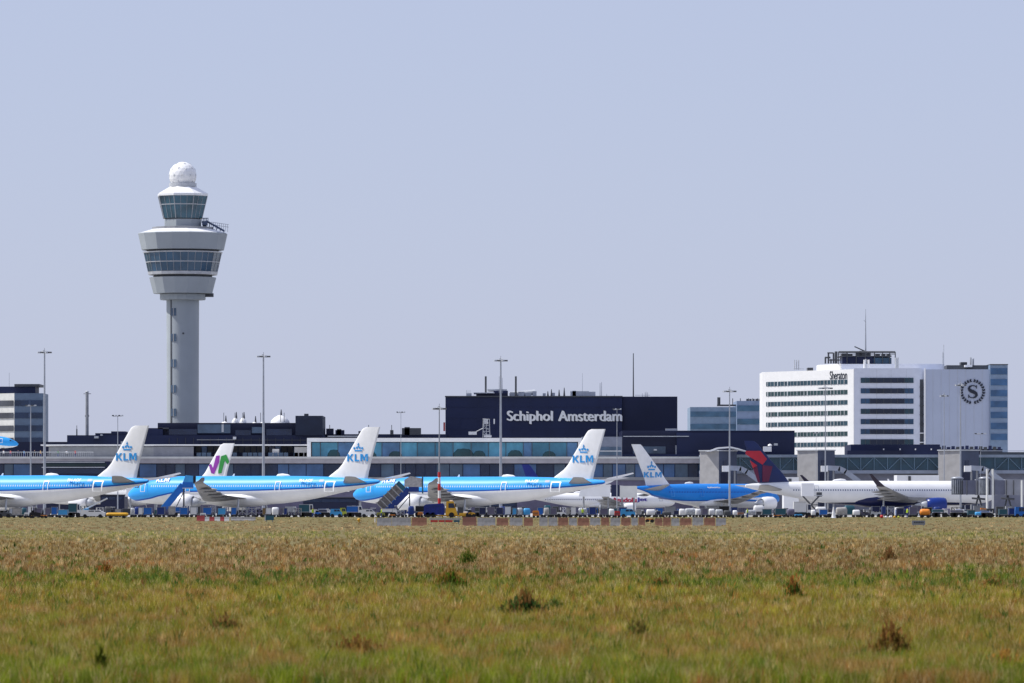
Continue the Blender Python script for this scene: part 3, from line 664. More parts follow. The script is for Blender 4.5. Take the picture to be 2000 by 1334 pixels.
# ---- long pier: lower dark glass floor, white band, upper glass box
YP=1480
pier=thing('terminal_pier','long low terminal pier with a pale band above dark blue glass, running behind the airliners','terminal building',(X(650,YP),YP,0))
b=MB(); bpx(b,-60,1372,905,None,YP,60); b.build('wall',M_navyclad,pier)
xx=-58; k=0
while xx<1366:
    wd=rnd.choice((18,20,22,26,34)); m=rnd.choice((G_blue,G_dark,G_slate,G_blue,G_dark))
    panel('window',pier,m,xx+.8,min(xx+wd-.8,1371),907,932,YP,.14); xx+=wd; k+=1
panel('sill_band',pier,M_grey,-60,1372,932,938,YP,.5); 
panel('lower_wall',pier,M_purple,-60,1372,938,1003,YP,.2)
b=MB(); b.bb(X(-60,YP),X(1372,YP),YP-2.2,YP+60,Z(905,YP),Z(896,YP)); b.build('fascia',mat('fascia_grey',(.40,.38,.40),.6),pier)
b=MB(); b.bb(X(-60,YP),X(1372,YP),YP-2.4,YP+60,Z(895.9,YP),Z(892,YP)); b.build('roof_edge',M_cream,pier)
# upper glass box
ub=thing('glass_departure_lounge','long white framed upper lounge of teal glass on the pier roof','building',(X(860,YP),YP,0))
Y2=YP+6
b=MB(); bpx(b,606,1131,862,892.5,Y2,30); b.build('wall',M_navyclad,ub)
b=MB(); b.bb(X(600,Y2),X(1136,Y2),Y2-1.6,Y2+32,Z(863,Y2),Z(855.5,Y2)); b.build('roof_frame',M_white,ub)
b=MB(); b.bb(X(600,Y2),X(607.5,Y2),Y2-1.6,Y2+30,Z(893,Y2),Z(863.2,Y2)); b.build('end_frame',M_white,ub)
b=MB(); b.bb(X(1129,Y2),X(1136,Y2),Y2-1.6,Y2+30,Z(893,Y2),Z(863.2,Y2)); b.build('end_frame',M_white,ub)
GV=[glass('lounge_glass_a',(.055,.20,.31)),glass('lounge_glass_b',(.07,.25,.37)),glass('lounge_glass_c',(.045,.17,.26)),glass('lounge_glass_d',(.08,.19,.36))]
xx=609
while xx<1127:
    wd=min(rnd.choice((17,34,34,35)),1128-xx); m=rnd.choice(GV)
    f=panel('window',ub,m,xx+.5,xx+wd-.5,864.5,892,Y2,.14)
    panel('mullion',f,M_dgrey,xx-.5,xx+.5,864.5,892,Y2,.3)
    xx+=wd
for x0,x1,yt in ((640,664,879),(885,925,877),(924,948,881),(760,785,882),(992,1020,880),(716,735,883),(1060,1085,882)):
    # dark planters and furniture standing behind the glass read as low humps
    b=MB(); b.lathe([(.1+(x1-x0)*.5*Y2/F,Z(892,Y2)),((x1-x0)*.48*Y2/F,Z((892+yt)/2,Y2)),((x1-x0)*.28*Y2/F,Z(yt,Y2)),(.1,Z(yt-1,Y2))],(X((x0+x1)/2,Y2),Y2-.1,0),14)
    for i,v in enumerate(b.v): b.v[i]=(v[0],Y2-.16+(v[1]-(Y2-.1))*.02,v[2])
    b.build('interior_planter',glass('dark_green_glass',(.01,.06,.07)),ub)
# right end piece
t=bld('stair_block','grey stair block at the right end of the glass lounge, behind a thin lamp mast','building',1137,1215,853,Y2,20,mat('slate_wall',(.20,.22,.28),.6),892)
panel('window_band',t,G_slate,1141,1213,873,889,Y2,.15); panel('ledge',t,M_light,1172,1214,880,882,Y2,.6)
# terrace on the left
t=thing('roof_terrace','open roof terrace with white canopy edge and railing left of the glass lounge','terrace',(X(330,YP),YP+4,0)); Y3=YP+6
b=MB(); bpx(b,300,600,870,892,Y3+6,20); b.build('back_wall',M_navyclad,t)
b=MB(); b.bb(X(80,Y3),X(604,Y3),Y3-1,Y3+14,Z(870.5,Y3),Z(868,Y3)); b.build('canopy_edge',M_white,t)
bit(t,'parapet',M_grey,95,300,873,892,Y3,.6); bit(t,'parapet_panel',mat('panel_grey',(.22,.23,.27),.6),300,378,872,892,Y3,.6)
for k in range(22):
    x0=384+k*10
    if k%5!=3: bit(t,'glass_screen',G_slate,x0,x0+8.5,884,892,Y3,.1)
for k in range(18):
    panel('window',t,rnd.choice((G_dark,G_blue,M_dgrey)),382+k*12,392+k*12,872,884,Y3+6,.12)
bit(t,'pale_wall',M_concl,575,602,873,892,Y3,3); bit(t,'white_awning',M_white,532,545,877,892,Y3+1,2)
t2=thing('terrace_railing','long pale railing around the terrace edge at the left','railing',(X(50,YP),YP+1,Z(892,YP)))
b=MB()
for k in range(60):
    xr=X(-55+k*4,YP); b.tube((xr,YP+1,Z(892,YP)),(xr,YP+1,Z(883,YP)),.05,n=4)
b.build('posts',M_light,t2); b=MB(); b.tube((X(-56,YP),YP+1,Z(883,YP)),(X(182,YP),YP+1,Z(883,YP)),.07,n=4); b.build('handrail',M_light,t2)
# grey tunnel in front of the pier at the left
t=bld('service_annex','low dark annex with pale ledges standing in front of the pier at the left','building',84,215,901,1440,25,M_navyclad2)
for y_ in (902,912): panel('ledge',t,M_light,82,205,y_,y_+1.6,1440,.8)
panel('window_band',t,mat('dark_green_pane',(.01,.03,.035),.3),90,208,905,911,1440,.2); panel('window_band',t,G_dark,95,208,915,925,1440,.2)
# gate houses seen under the tails
for x0,x1,yt,Yg,lb in ((196,243,967,1300,'dark gate house glimpsed beneath the tail of the leftmost airliner'),(592,700,972,1330,'dark gate house glimpsed beneath the tail of the second airliner'),(936,1010,980,1330,'dark gate house glimpsed beneath the belly of the third airliner')):
    t=bld('gate_house',lb,'building',x0,x1,yt,Yg,12,M_navyclad2)
    for k in range(3): 
        a=x0+3+(x1-x0-6)*k/3; panel('window',t,G_dark,a,a+(x1-x0)/3-3,yt+3,yt+9,Yg,.15)
    bit(t,'roof_edge',M_dgrey,x0-2,x1+2,yt-1.2,yt,Yg-.5,13)
# ---- dark buildings behind
YD=1560
t=bld('dark_terminal_wing','long dark navy building at the foot of the control tower','building',131,632,850,YD,60,M_navyclad)
bit(t,'low_wing',M_navyclad2,-60,131,863,892,YD+2,40)
bit(t,'upper_storey',M_navyclad2,308,578,826,850,YD+3,30)
bit(t,'plant_box',mat('roof_box_navy',(.010,.018,.045),.55),577,630,812,850,YD-1,24); bit(t,'vent',M_dgrey,594,602,808,812,YD,3)
bit(t,'roof_step',M_navyclad2,186,300,846,850,YD+2,20); bit(t,'roof_step',M_navyclad,217,245,842.5,846,YD+2,10); bit(t,'roof_step',M_navyclad,280,318,836,850,YD+1,14,None)
bit(t,'plant_room',M_dgrey,308,330,835,838,YD+1,8)
for x0,x1,y0,y1,m in ((386,434,829,846,G_slate),(434,450,829,846,G_slate),(492,514,834,846,G_slate),(240,262,861,868,G_teal),(236,246,862,867,M_light),(330,385,838,849,G_dark),(460,490,840,850,G_dark),(520,570,838,850,G_dark)):
    panel('window',t,m,x0,x1,y0,y1,YD,.14)
panel('open_frame',t,M_light,433,437,829,844,YD,.4)
for x in range(330,630,16): panel('wall_rib',t,M_dgrey,x,x+.8,855,878,YD,.2)
panel('ledge',t,M_dgrey,390,632,859,860,YD,.6); panel('duct_line',t,M_light,385,460,858.6,859.4,YD,.8); bit(t,'white_unit',M_white,455,461,853,858,YD-2,1.5)
for x0,x1,yt in ((432,446,823),(452,467,816),(467,482,816),(492,502,824),(508,518,824),(528,566,811)):
    cx=X((x0+x1)/2,YD+8); rr=(x1-x0)/2*(YD+8)/F; zb=Z(827,YD+8); zt=Z(yt,YD+8)
    b=MB(); b.lathe([(rr,zb),(rr*.92,zb+(zt-zb)*.35),(rr*.62,zb+(zt-zb)*.7),(rr*.2,zt),(.05,zt+.05)],(cx,YD+8,0),16); b.build('roof_cowl',M_white,t)
    b=MB(); b.tube((cx+.3,YD+8,zt-.2),(cx+.3,YD+8,zt+1.6),.3,.1); b.build('roof_vent',M_dgrey,t)
for x in (437,459,474,509,548,555): rod(t,'aerial',M_dgrey,x,806,824,YD+4,.08)
bit(t,'roof_unit',M_light,184,192,852,856,YD-2,2); bit(t,'roof_unit',M_light,196,200,848,851,YD-2,2)
# small dark roofs behind the lounge
t=bld('dark_roof_block','low dark roofline with small plant boxes between the navy wing and the big sign building','building',628,872,848,YD+20,30,M_navyclad)
for x0,x1,yt in ((637,651,837),(655,672,840),(658,666,838),(700,713,842),(718,726,834),(762,768,840),(785,822,836),(790,800,834)): bit(t,'roof_unit',rnd.choice((M_dgrey,M_navyclad2)),x0,x1,yt,849,YD+18,4)
for x in (644,720,765): rod(t,'aerial',M_dgrey,x,830,842,YD+18,.1)
bit(t,'pale_roof_edge',M_light,640,700,851,853,YD,2)
# ---- big navy sign building
YS=1600
t=bld('navy_office_block','large windowless navy building with big white lettering across it','building',870,1215,774,YS,60,M_navyclad)
bit(t,'end_wall',M_navyclad2,1215.5,1323,774.5,None,YS+1.5,58)
b=MB(); b.bb(X(869,YS),X(1216,YS),YS-.4,YS+1,Z(775.5,YS),Z(773.2,YS)); b.build('coping',M_dgrey,t)
for x in range(900,1215,34): panel('cladding_joint',t,M_navy,x,x+.35,776,850,YS,.08)
for y_ in (795,817,838): panel('cladding_joint',t,M_navy,870,1215,y_,y_+.35,YS,.09)
def bigtext(s_,x0,x1,yt,yb,Y,m,parent,bold=.035,nm='lettering',depth=.5,y=None):
    yy=(Y-.15) if y is None else y
    return text_obj(s_,nm,m,parent,(X(x0,Y),yy,Z(yb,Y)),(1,0,0),(0,-1,0),width=(x1-x0)*Y/F,height=(yb-yt)*Y/F,bold=bold,depth=depth)
bigtext('Schiphol',991,1079,802.5,828,YS,M_lettw,t,.05); bigtext('Amsterdam',1091,1214,802.5,822.5,YS,M_lettw,t,.05)
bit(t,'plant_room',M_navyclad2,930,992,768,774,YS+4,14); bit(t,'plant_roof',M_light,925,966,766.5,768.2,YS+3,16); bit(t,'plant_roof',M_light,952,990,760,763,YS+6,14); bit(t,'plant_room',M_navy,964,992,763,774,YS+6,10)
for x in (948.5,1007.5): 
    b=MB(); b.tube((X(x,YS),YS+6,Z(774,YS)),(X(x,YS),YS+6,Z(734,YS)),.22*1.3,n=10); b.build('chimney',M_dgrey,t)
b=MB(); b.tube((X(995,YS),YS+8,Z(770,YS)),(X(1045,YS),YS+8,Z(765,YS)),.8,n=10); b.build('duct',M_light,t)
for x0,x1,yt in ((996,1010,766),(1012,1024,765),(1026,1038,767),(1040,1048,764),(1060,1066,768),(1076,1084,767),(1114,1150,764),(1118,1125,763),(1150,1163,765)):
    bit(t,'roof_unit',M_light,x0,x1,yt,774,YS+7,3)
for x,yt in ((1070,764),(1077,760),(1092,761),(1102,757)): rod(t,'vent_pipe',M_dgrey,x,yt,774,YS+5,.35,.1)
for x,yt,r in ((1137.5,729,.06),(1172,748,.12),(1175,746,.1),(1237,690,.22),(911,762,.08),(914,762,.08),(918,762,.08),(1185,769,.1),(1200,770,.1),(1255,768,.08),(1260,766,.1),(1265,766,.1),(1262,765,.08),(975,735,.1),(981,738,.1)): rod(t,'aerial',M_steelp if yt>700 else M_dgrey,x,yt,775,YS+6,r,r*.6)
bit(t,'rail_unit',M_light,911,921,768,774,YS+3,1); bit(t,'roof_rail',M_light,1240,1270,771.5,772.3,YS+3,.1)
panel('red_marker',t,mat('red_sign',(.5,.10,.10),.6),866,869.6,825,842,YS,1.0)
# lattice aerial with white cabinets in front of it
t=thing('roof_aerial','lattice aerial with white panels before the lower left of navy sign building','antenna',(X(950,YD),YD,Z(855,YD)))
b=MB()
for a in (-7,0,7):
    b.tube((X(950+a,YD),YD,Z(855,YD)),(X(950+a*.8,YD),YD,Z(818,YD)),.12,n=4)
for yy in (818,824,830,836,842,848): b.tube((X(943,YD),YD,Z(yy,YD)),(X(957,YD),YD,Z(yy+1,YD)),.08,n=4)
for yy in (818,830,842): b.tube((X(943,YD),YD,Z(yy,YD)),(X(957,YD),YD,Z(yy+12,YD)),.07,n=4)
b.tube((X(944,YD),YD,Z(836,YD)),(X(930,YD),YD,Z(843,YD)),.1,n=4); b.build('lattice',M_light,t)
bit(t,'cabinet',M_white,915,931,843,849,YD-.5,2); bit(t,'cabinet',M_white,945,960,850,854,YD-.8,2)
for x in (950,964,946): bit(t,'antenna_panel',M_white,x,x+2.5,818,828,YD-.6,.4)
# ---- dark block right of it
t=bld('dark_low_block','dark blocky building with pale vertical fins, below the hotel','building',1215,1552,841,YD-10,50,M_navyclad2)
bit(t,'upper_edge',M_navyclad,1322,1552,845,None,YD-12,10); bit(t,'recess',M_navyclad,1215,1552,887,None,YD-14,10)
b=MB(); b.bb(X(1216,YD),X(1343,YD),YD-13,YD-11,Z(854,YD),Z(852.6,YD)); b.build('pale_ledge',M_light,t)
for k in range(10): panel('vertical_fin',t,M_light,1319+k*5.6,1321.4+k*5.6,870,889,YD-10,.6)
panel('window',t,G_slate,1236,1300,872,886,YD-10,.15); bit(t,'roof_lamp',M_white,1277,1283,877,880,YD-11,.5)
bit(t,'cabinet',M_white,1491,1507,872,882,YD-16,2); bit(t,'cabinet',M_light,1512,1519,866,870,YD-16,1); b=MB(); b.lathe([(.6,Z(872,YD)),(.55,Z(869.5,YD)),(.1,Z(868,YD))],(X(1499,YD),YD-15,0),10); b.build('vent',M_white,t)
bit(t,'parapet',M_light,1300,1322,837,841,YD-8,1.5)
for k in range(12): bit(t,'roof_unit',rnd.choice((M_light,M_dgrey)),1345+k*11,1349+k*11,841,845,YD-6,1.5)
# low block right, under hotel
t=bld('dark_podium','dark flat podium at the foot of the white hotel behind the glass bridge','building',1662,1836,868,YD-10,30,M_navyclad)
bit(t,'lower_step',M_navyclad2,1655,1760,880,None,YD-14,6)
for x in (1725,1757,1787,1818): bit(t,'roof_lamp',M_white,x,x+2.2,876,879,YD-11,.4)
for k in range(14): bit(t,'roof_clutter',rnd.choice((M_dgrey,M_navy)),1832+k*9,1838+k*9,870+rnd.random()*3,880,YD-6,2)
bit(t,'side_roof',M_navyclad2,1830,1958,877,None,YD-5,10)
# ---- blue grey offices left of the hotel
Y4=1900
t=bld('blue_grey_office','pale blue grey banded offices just left of the white hotel','building',1348,1439,795,Y4,30,mat('blue_grey_wall',(.20,.28,.38),.5))
b=MB(); bpx(b,1439,1492,783,None,Y4-6,30); b.build('wall',mat('blue_grey_wall_b',(.22,.29,.42),.5),t)
for y0,y1 in ((804,814),(828,838)): panel('window_band',t,G_lblue,1348,1438,y0,y1,Y4,.2)
for y0,y1 in ((792,803),(818,829)): panel('window_band',t,G_lblue,1440,1490,y0,y1,Y4-6,.2)
bit(t,'roof_edge',M_dgrey,1401,1440,790,793,Y4,4); bit(t,'aerial_frame',M_dgrey,1401,1407,776,790,Y4+3,.3)
for x in (1404,1431,1446,1462,1470,1480): rod(t,'aerial',M_dgrey,x,778,792,Y4+2,.15)
for k in range(5): bit(t,'roof_unit',M_dgrey,1458+k*6,1462+k*6,779,783,Y4,3)
# ---- office at the left edge
Y5=1760
t=bld('banded_office','white and dark banded office tower cut by the left edge of the picture','building',28,84,768,Y5,20,mat('office_shade_blue_grey',(.11,.16,.24),.5))  # front away from the sun: its shade is put into the blue-grey colour
b=MB(); b.add([(X(-60,Y5)-3,Y5+16,0),(X(28,Y5),Y5-.02,0),(X(28,Y5),Y5+22,0),(X(-60,Y5)-3,Y5+30,0)]+[(X(-60,Y5)-3,Y5+16,Z(768,Y5)),(X(28,Y5),Y5-.02,Z(768,Y5)),(X(28,Y5),Y5+22,Z(768,Y5)),(X(-60,Y5)-3,Y5+30,Z(768,Y5))],[(3,2,1,0),(4,5,6,7),(0,1,5,4),(1,2,6,5),(2,3,7,6),(3,0,4,7)])
b.build('side_wall',M_cream,t)
def slant(parent,name,m,p0,p1,z0,z1,out=.25):
    d=(p1-p0).normalized(); n_=Vector((d.y,-d.x,0)); q0=p0+n_*out; q1=p1+n_*out
    b=MB(); vs=[]
    for zz in(z0,z1):
        for q in (q0,q1,p1-n_*.1,p0-n_*.1): vs.append((q.x,q.y,zz))
    b.add(vs,[(3,2,1,0),(4,5,6,7),(0,1,5,4),(1,2,6,5),(2,3,7,6),(3,0,4,7)]); return b.build(name,m,parent)
pa=Vector((X(-60,Y5)-3,Y5+16,0)); pb=Vector((X(28,Y5),Y5-.02,0))
for y0 in (782,806,831,855): slant(t,'window_band',G_brown,pa,pa+(pb-pa)*.985,Z(y0+11,Y5),Z(y0,Y5))
for y0 in (782,806,831,855): panel('window_band',t,glass('office_glass',(.012,.03,.075)),28.5,83,y0,y0+11,Y5,.2); panel('window_divider',t,mat('divider',(.05,.08,.15),.5),56,60,y0,y0+11,Y5,.3)
bit(t,'penthouse',M_navyclad,-60,69,755,768,Y5+6,14); bit(t,'penthouse_roof',M_dgrey,28,77,750,755,Y5+5,16)
rod(t,'aerial',M_steelp,18,728,756,Y5+8,.06)
# ---- hotel
YH=1750
def hotel():
    t=thing('hotel','white hotel with dark name lettering, striped windows and a wreath emblem on its plain wall','hotel',(X(1680,YH),YH,0))
    Wt=mat('hotel_white',(.74,.74,.74),.55,var=.03); Wl=mat('hotel_white_shade_tint',(.67,.70,.79),.5,var=.04)  # Wl is the same white wall with bluish shade put into its colour
    c=Vector((X(1668,YH),YH,0)); a=Vector((X(1489,YH+40),YH+40,0)); H1=Z(721,YH)
    e=Vector((X(1800,YH),YH,0)); 
    def blk(pts,z0,z1,name,m):
        b=MB(); b.prism([(p[0],p[1]) for p in pts],z0,z1); return b.build(name,m,t)
    blk([a,c,e,(e.x,e.y+45),(a.x,e.y+60)],0,H1,'wall',Wt)
    d=(c-a); L_=d.length; d.normalize()
    # bands on the sunlit face, window strips with small mullions
    HG1=glass('hotel_glass_green',(.012,.045,.05)); HG2=glass('hotel_glass_teal',(.014,.05,.075)); HG3=glass('hotel_glass_blue',(.018,.06,.13)); HG4=glass('hotel_glass_dark',(.005,.012,.035))
    ys=[741,761,781,801.5,822,842.5,863]
    for i,y0 in enumerate(ys):
        z1=Z(y0,YH); z0=Z(y0+8.6,YH); p0=a+d*L_*.045; p1=a+d*L_*.93
        f=slant(t,'window_strip',HG1 if i%2 else HG2,p0,p1,z0,z1,.12)
        for k in range(24):
            u=.06+.87*k/24+rnd.random()*.004; wd=.004 if rnd.random()<.75 else .009
            q0=a+d*L_*u; q1=a+d*L_*(u+wd); slant(f,'mullion',M_grey if k%3 else M_light,q0,q1,z0,z1,.22)
    slant(t,'corner_strip',Wt,a+d*L_*.945,c,0,H1,.15)
    # sign letters on the sunlit face
    nrm=Vector((d.y,-d.x,0)); p=a+d*L_*.742+nrm*.05+Vector((0,0,Z(740,YH)))
    text_obj('Sheraton','lettering',M_lettd,t,p,d,nrm,width=L_*.185,height=Z(723.5,YH)-Z(740,YH),bold=.012,depth=.05,spacing=.95)
    # shaded frontal face
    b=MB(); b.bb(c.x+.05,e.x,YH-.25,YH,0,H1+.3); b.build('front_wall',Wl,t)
    for i,y0 in enumerate([738,758.5,778.5,798.5,818.5,838,858]):
        b=MB(); b.bb(X(1681,YH),X(1784,YH),YH-.42,YH,Z(y0+10,YH),Z(y0,YH)); f=b.build('window_strip',HG3 if i%3 else HG2,t)
        b=MB(); b.bb(X(1699,YH),X(1766,YH),YH-.50,YH-.43,Z(y0+9.8,YH),Z(y0+.2,YH)); b.build('dark_window',HG4,f)
        for xm in (1690,1699,1712,1726,1740,1753,1766,1775): b=MB(); b.bb(X(xm,YH)-.05,X(xm,YH)+.05,YH-.56,YH-.51,Z(y0+9.8,YH),Z(y0+.2,YH)); b.build('mullion',M_dgrey,f)
    for x in (1712,1740,1770): 
        b=MB(); b.bb(X(x,YH),X(x,YH)+.08,YH-.27,YH-.25,Z(868,YH),H1); b.build('panel_joint',M_light,t)
    # dark slot with balconies
    b=MB(); b.bb(X(1796.5,YH),X(1803,YH),YH-.3,YH+1,0,Z(741,YH)); b.build('slot',M_dgrey,t)
    for k in range(7):
        b=MB(); b.bb(X(1796,YH),X(1804,YH),YH-.9,YH-.31,Z(757+k*18,YH),Z(755+k*18,YH)); b.build('balcony',M_white if k>4 else M_dgrey,t)
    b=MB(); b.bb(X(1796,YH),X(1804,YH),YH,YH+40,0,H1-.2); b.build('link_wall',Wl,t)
    # plain wall wing
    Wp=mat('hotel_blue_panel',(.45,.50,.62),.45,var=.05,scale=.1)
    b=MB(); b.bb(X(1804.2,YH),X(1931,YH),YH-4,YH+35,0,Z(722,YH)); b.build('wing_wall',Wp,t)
    for k in range(1,8):
        b=MB(); x=X(1804+k*16,YH); b.bb(x,x+.07,YH-4.05,YH-4,0,Z(722,YH)); b.build('panel_joint',M_light,t)
    b=MB(); b.bb(X(1803.5,YH),X(1806,YH),YH-4.4,YH-3.5,0,Z(720,YH)); b.build('white_edge',M_white,t)
    # glass bay
    b=MB(); b.bb(X(1931.2,YH),X(1965.5,YH),YH-5,YH+30,0,Z(713.5,YH)); b.build('bay_wall',mat('bay_blue',(.22,.30,.42),.4),t)
    for k in range(7):
        y0=720+k*21.3; b=MB(); b.bb(X(1932.5,YH),X(1964.5,YH),YH-5.2,YH-5,Z(y0+12,YH),Z(y0,YH)); b.build('window_band',glass('bay_glass',(.045,.12,.25)),t)
    b=MB(); b.bb(X(1931,YH),X(1966,YH),YH-5.4,YH+30,Z(713.4,YH),Z(711.8,YH)); b.build('bay_roof',M_dgrey,t)
    # emblem: ring of leaves and a thick-and-thin S
    ex,ez,rr=X(1897.5,YH),Z(765.5,YH),21.5*YH/F; s=YH/F; b=MB()
    for k in range(24):
        an=R(90+16)+R(328)*k/23; px_,pz=ex+rr*math.cos(an),ez+rr*math.sin(an)
        for off,side in ((.0,.55),(.0,-.55)):
            dirn=an+(math.pi/2 if k<12 else -math.pi/2)*(-1)+side*(1); l=5.2*s; wd=1.7*s
            tx,tz=math.cos(dirn),math.sin(dirn); nx_,nz_=-tz,tx
            pts=[(px_,pz),(px_+tx*l*.5+nx_*wd,pz+tz*l*.5+nz_*wd),(px_+tx*l,pz+tz*l),(px_+tx*l*.5-nx_*wd,pz+tz*l*.5-nz_*wd)]
            b.prism(pts,YH-4.3,YH-4.02,'y')
    b.build('wreath_emblem',M_lettd,t)
    # S: centre line with varying width
    C=[(9.3,10.5),(7.5,13.2),(3.5,15),(-1.5,15),(-7,12.8),(-9.2,8.5),(-7.6,4),(-2.5,1),(3.5,-1.4),(8.6,-4.6),(9.8,-9.2),(7.0,-13.4),(1.5,-15.2),(-4.5,-14.8),(-8.2,-12.6),(-9.8,-9.4)]
    Wd=[1.0,1.1,1.1,1.3,2.2,3.0,3.6,4.0,4.0,3.6,3.0,2.2,1.3,1.1,1.1,1.0]; k_=.78
    L1=[];R1=[]
    for i,(x_,z_) in enumerate(C):
        x0,z0=C[max(0,i-1)];x1,z1=C[min(len(C)-1,i+1)]; dx,dz=x1-x0,z1-z0; l=math.hypot(dx,dz); nx_,nz_=-dz/l,dx/l
        L1.append((ex+(x_+nx_*Wd[i]*1.1)*s*k_,ez+(z_+nz_*Wd[i]*1.1)*s*k_)); R1.append((ex+(x_-nx_*Wd[i]*1.1)*s*k_,ez+(z_-nz_*Wd[i]*1.1)*s*k_))
    b=MB(); n=len(C); vs=[]; fs=[]
    for yy in (YH-4.35,YH-4.02): vs+=[(p[0],yy,p[1]) for p in L1]+[(p[0],yy,p[1]) for p in R1]
    for i in range(n-1): fs.append((i,i+1,n+i+1,n+i))
    b.add(vs,fs); 
    for sg in (1,-1): b.prism([(ex+9.2*s*k_*sg,ez+16*s*k_*sg),(ex+10.6*s*k_*sg,ez+16*s*k_*sg),(ex+10.6*s*k_*sg,ez+7.5*s*k_*sg),(ex+9.0*s*k_*sg,ez+7.5*s*k_*sg)],YH-4.35,YH-4.02,'y')
    b.build('letter_emblem',M_lettd,t)
    # penthouse and roof plant
    def rb(nm,m,x0,x1,yt,yb,y0,y1):
        b=MB(); b.bb(X(x0,YH),X(x1,YH),YH+y0,YH+y1,Z(yb,YH),Z(yt,YH)); return b.build(nm,m,t)
    blk([(X(1598,YH+30),YH+30),(X(1648,YH),YH+14),(X(1648,YH),YH+38),(X(1598,YH+30),YH+40)],Z(722,YH),Z(708,YH),'penthouse',Wt); rb('penthouse',Wl,1648.2,1850,709,721.5,12,40)
    rb('roof_unit',M_dgrey,1584,1595,715,724,20,26); rb('roof_unit',M_dgrey,1881,1893,706,713,8,14); rb('wing_roof',M_dgrey,1850,1931,713,722,2,30); rb('white_unit',M_white,1884,1898,713,717,-2,2)
    rb('plant_enclosure',M_navyclad,1651,1712,694,708.5,16,30); rb('plant_enclosure',glass('plant_blue',(.03,.09,.16)),1712.3,1748,696,708.5,16,30)
    rb('plant_deck',M_dgrey,1646,1748,692,694,15,31)
    fr=MB()
    for x in (1643,1660,1678,1696,1714,1730,1744,1755): fr.tube((X(x,YH),YH+15,Z(709,YH)),(X(x,YH),YH+15,Z(685,YH)),.16,n=4)
    fr.tube((X(1643,YH),YH+15,Z(685,YH)),(X(1755,YH),YH+15,Z(685,YH)),.3,n=4); fr.tube((X(1643,YH),YH+15,Z(689,YH)),(X(1755,YH),YH+15,Z(689,YH)),.12,n=4)
    fr.build('steel_frame',M_dgrey,t)
    for x0,x1,yt in ((1651,1663,687),(1664,1672,688),(1680,1690,684),(1686,1697,682),(1700,1708,686),(1718,1726,688),(1731,1737,688),(1741,1747,688)): rb('cooling_unit',M_dgrey,x0,x1,yt,692.2,18,24)
    p=MB()
    for x,yt in ((1617,696),(1623,687),(1633,687),(1638,684),(1628,699)): p.tube((X(x,YH),YH+14,Z(708,YH)),(X(x,YH),YH+14,Z(yt,YH)),.30 if x<1635 else .5,n=6)
    p.tube((X(1616,YH),YH+14,Z(696,YH)),(X(1627,YH),YH+14,Z(696,YH)),.3,n=6); p.tube((X(1621,YH),YH+14,Z(687,YH)),(X(1633,YH),YH+14,Z(687,YH)),.25,n=6); p.tube((X(1625,YH),YH+14,Z(701,YH)),(X(1645,YH),YH+14,Z(701,YH)),.25,n=6)
    p.build('bent_pipes',M_dgrey,t)
    p=MB(); p.tube((X(1697,YH),YH+16,Z(692,YH)),(X(1697,YH),YH+16,Z(650,YH)),.28,.2,n=6); p.tube((X(1697,YH),YH+16,Z(650,YH)),(X(1697,YH),YH+16,Z(600,YH)),.2,.06,n=6); p.tube((X(1697,YH),YH+16,Z(626,YH)),(X(1693.5,YH),YH+16,Z(622,YH)),.06,n=4); p.build('mast',M_steelp,t)
    p=MB(); p.tube((X(1675,YH),YH+16,Z(674,YH)),(X(1695,YH),YH+16,Z(683,YH)),.18,n=4); p.build('crane_arm',M_dgrey,t)
    for x in (1552,1556,1560): 
        p=MB(); yq=YH+26; p.tube((X(x,yq),yq,Z(722,yq)),(X(x,yq),yq,Z(703,yq)),.14,n=5); p.build('antenna_panel',M_light,t)
    p=MB(); p.bb(X(1550,YH+26),X(1570,YH+26),YH+26,YH+27,Z(717,YH),Z(716,YH)); p.build('antenna_frame',M_light,t)
    for x,yt,yb in ((1847,672,713),(1845,686,713),(1900,697,720),(1905,699,720),(1694,700,722),(1753,697,722),(1757,697,722)):
        p=MB(); p.tube((X(x,YH),YH+8,Z(yb,YH)),(X(x,YH),YH+8,Z(yt,YH)),.1 if yt<690 else .28,n=5); p.build('aerial',M_light,t)
    p=MB(); 
    for x in (1690,1698): p.tube((X(x,YH),YH+4,Z(722,YH)),(X(x,YH),YH+4,Z(702,YH)),.35,n=6)
    p.build('vent_pair',M_white,t)
hotel()
# ---- right hand glass bridge with boarding towers
YB=1465
t=thing('glass_bridge','raised glass walkway with diagonal bracing along the right side, between grey boarding towers','walkway',(X(1700,YB),YB,0))
b=MB(); bpx(b,1368,2060,893,919,YB,9); b.build('inner_wall',glass('bridge_glass',(.02,.07,.11),var=.35),t)
b=MB(); b.bb(X(1368,YB),X(2060,YB),YB-.8,YB+10,Z(893.5,YB),Z(888,YB)); b.build('roof_beam',mat('beam_grey',(.24,.29,.36),.5),t)
b=MB(); b.bb(X(1368,YB),X(2060,YB),YB-.8,YB+10,Z(925,YB),Z(918.5,YB)); b.build('floor_beam',mat('beam_grey_b',(.28,.32,.40),.5),t)
bit(t,'lower_wall',mat('lower_wall_grey',(.20,.21,.27),.6),1368,2060,925.3,None,YB+1,8)
TR=mat('truss_steel',(.14,.22,.30),.4)
x=1445; k=0
while x<2050:
    if not any(a-4<=x<=b_+4 for a,b_ in ((1556,1630),(1832,1914))):
        b=MB(); b.tube((X(x,YB),YB-.4,Z(918.4,YB)),(X(x,YB),YB-.4,Z(893.6,YB)),.15,n=4); b.build('post',TR,t)
        b=MB(); q=1 if k%2 else -1; b.tube((X(x+1,YB),YB-.4,Z(906+12*q,YB)),(X(x+25,YB),YB-.4,Z(906-12*q,YB)),.12,n=4); b.build('brace',TR,t)
    x+=26.2; k+=1
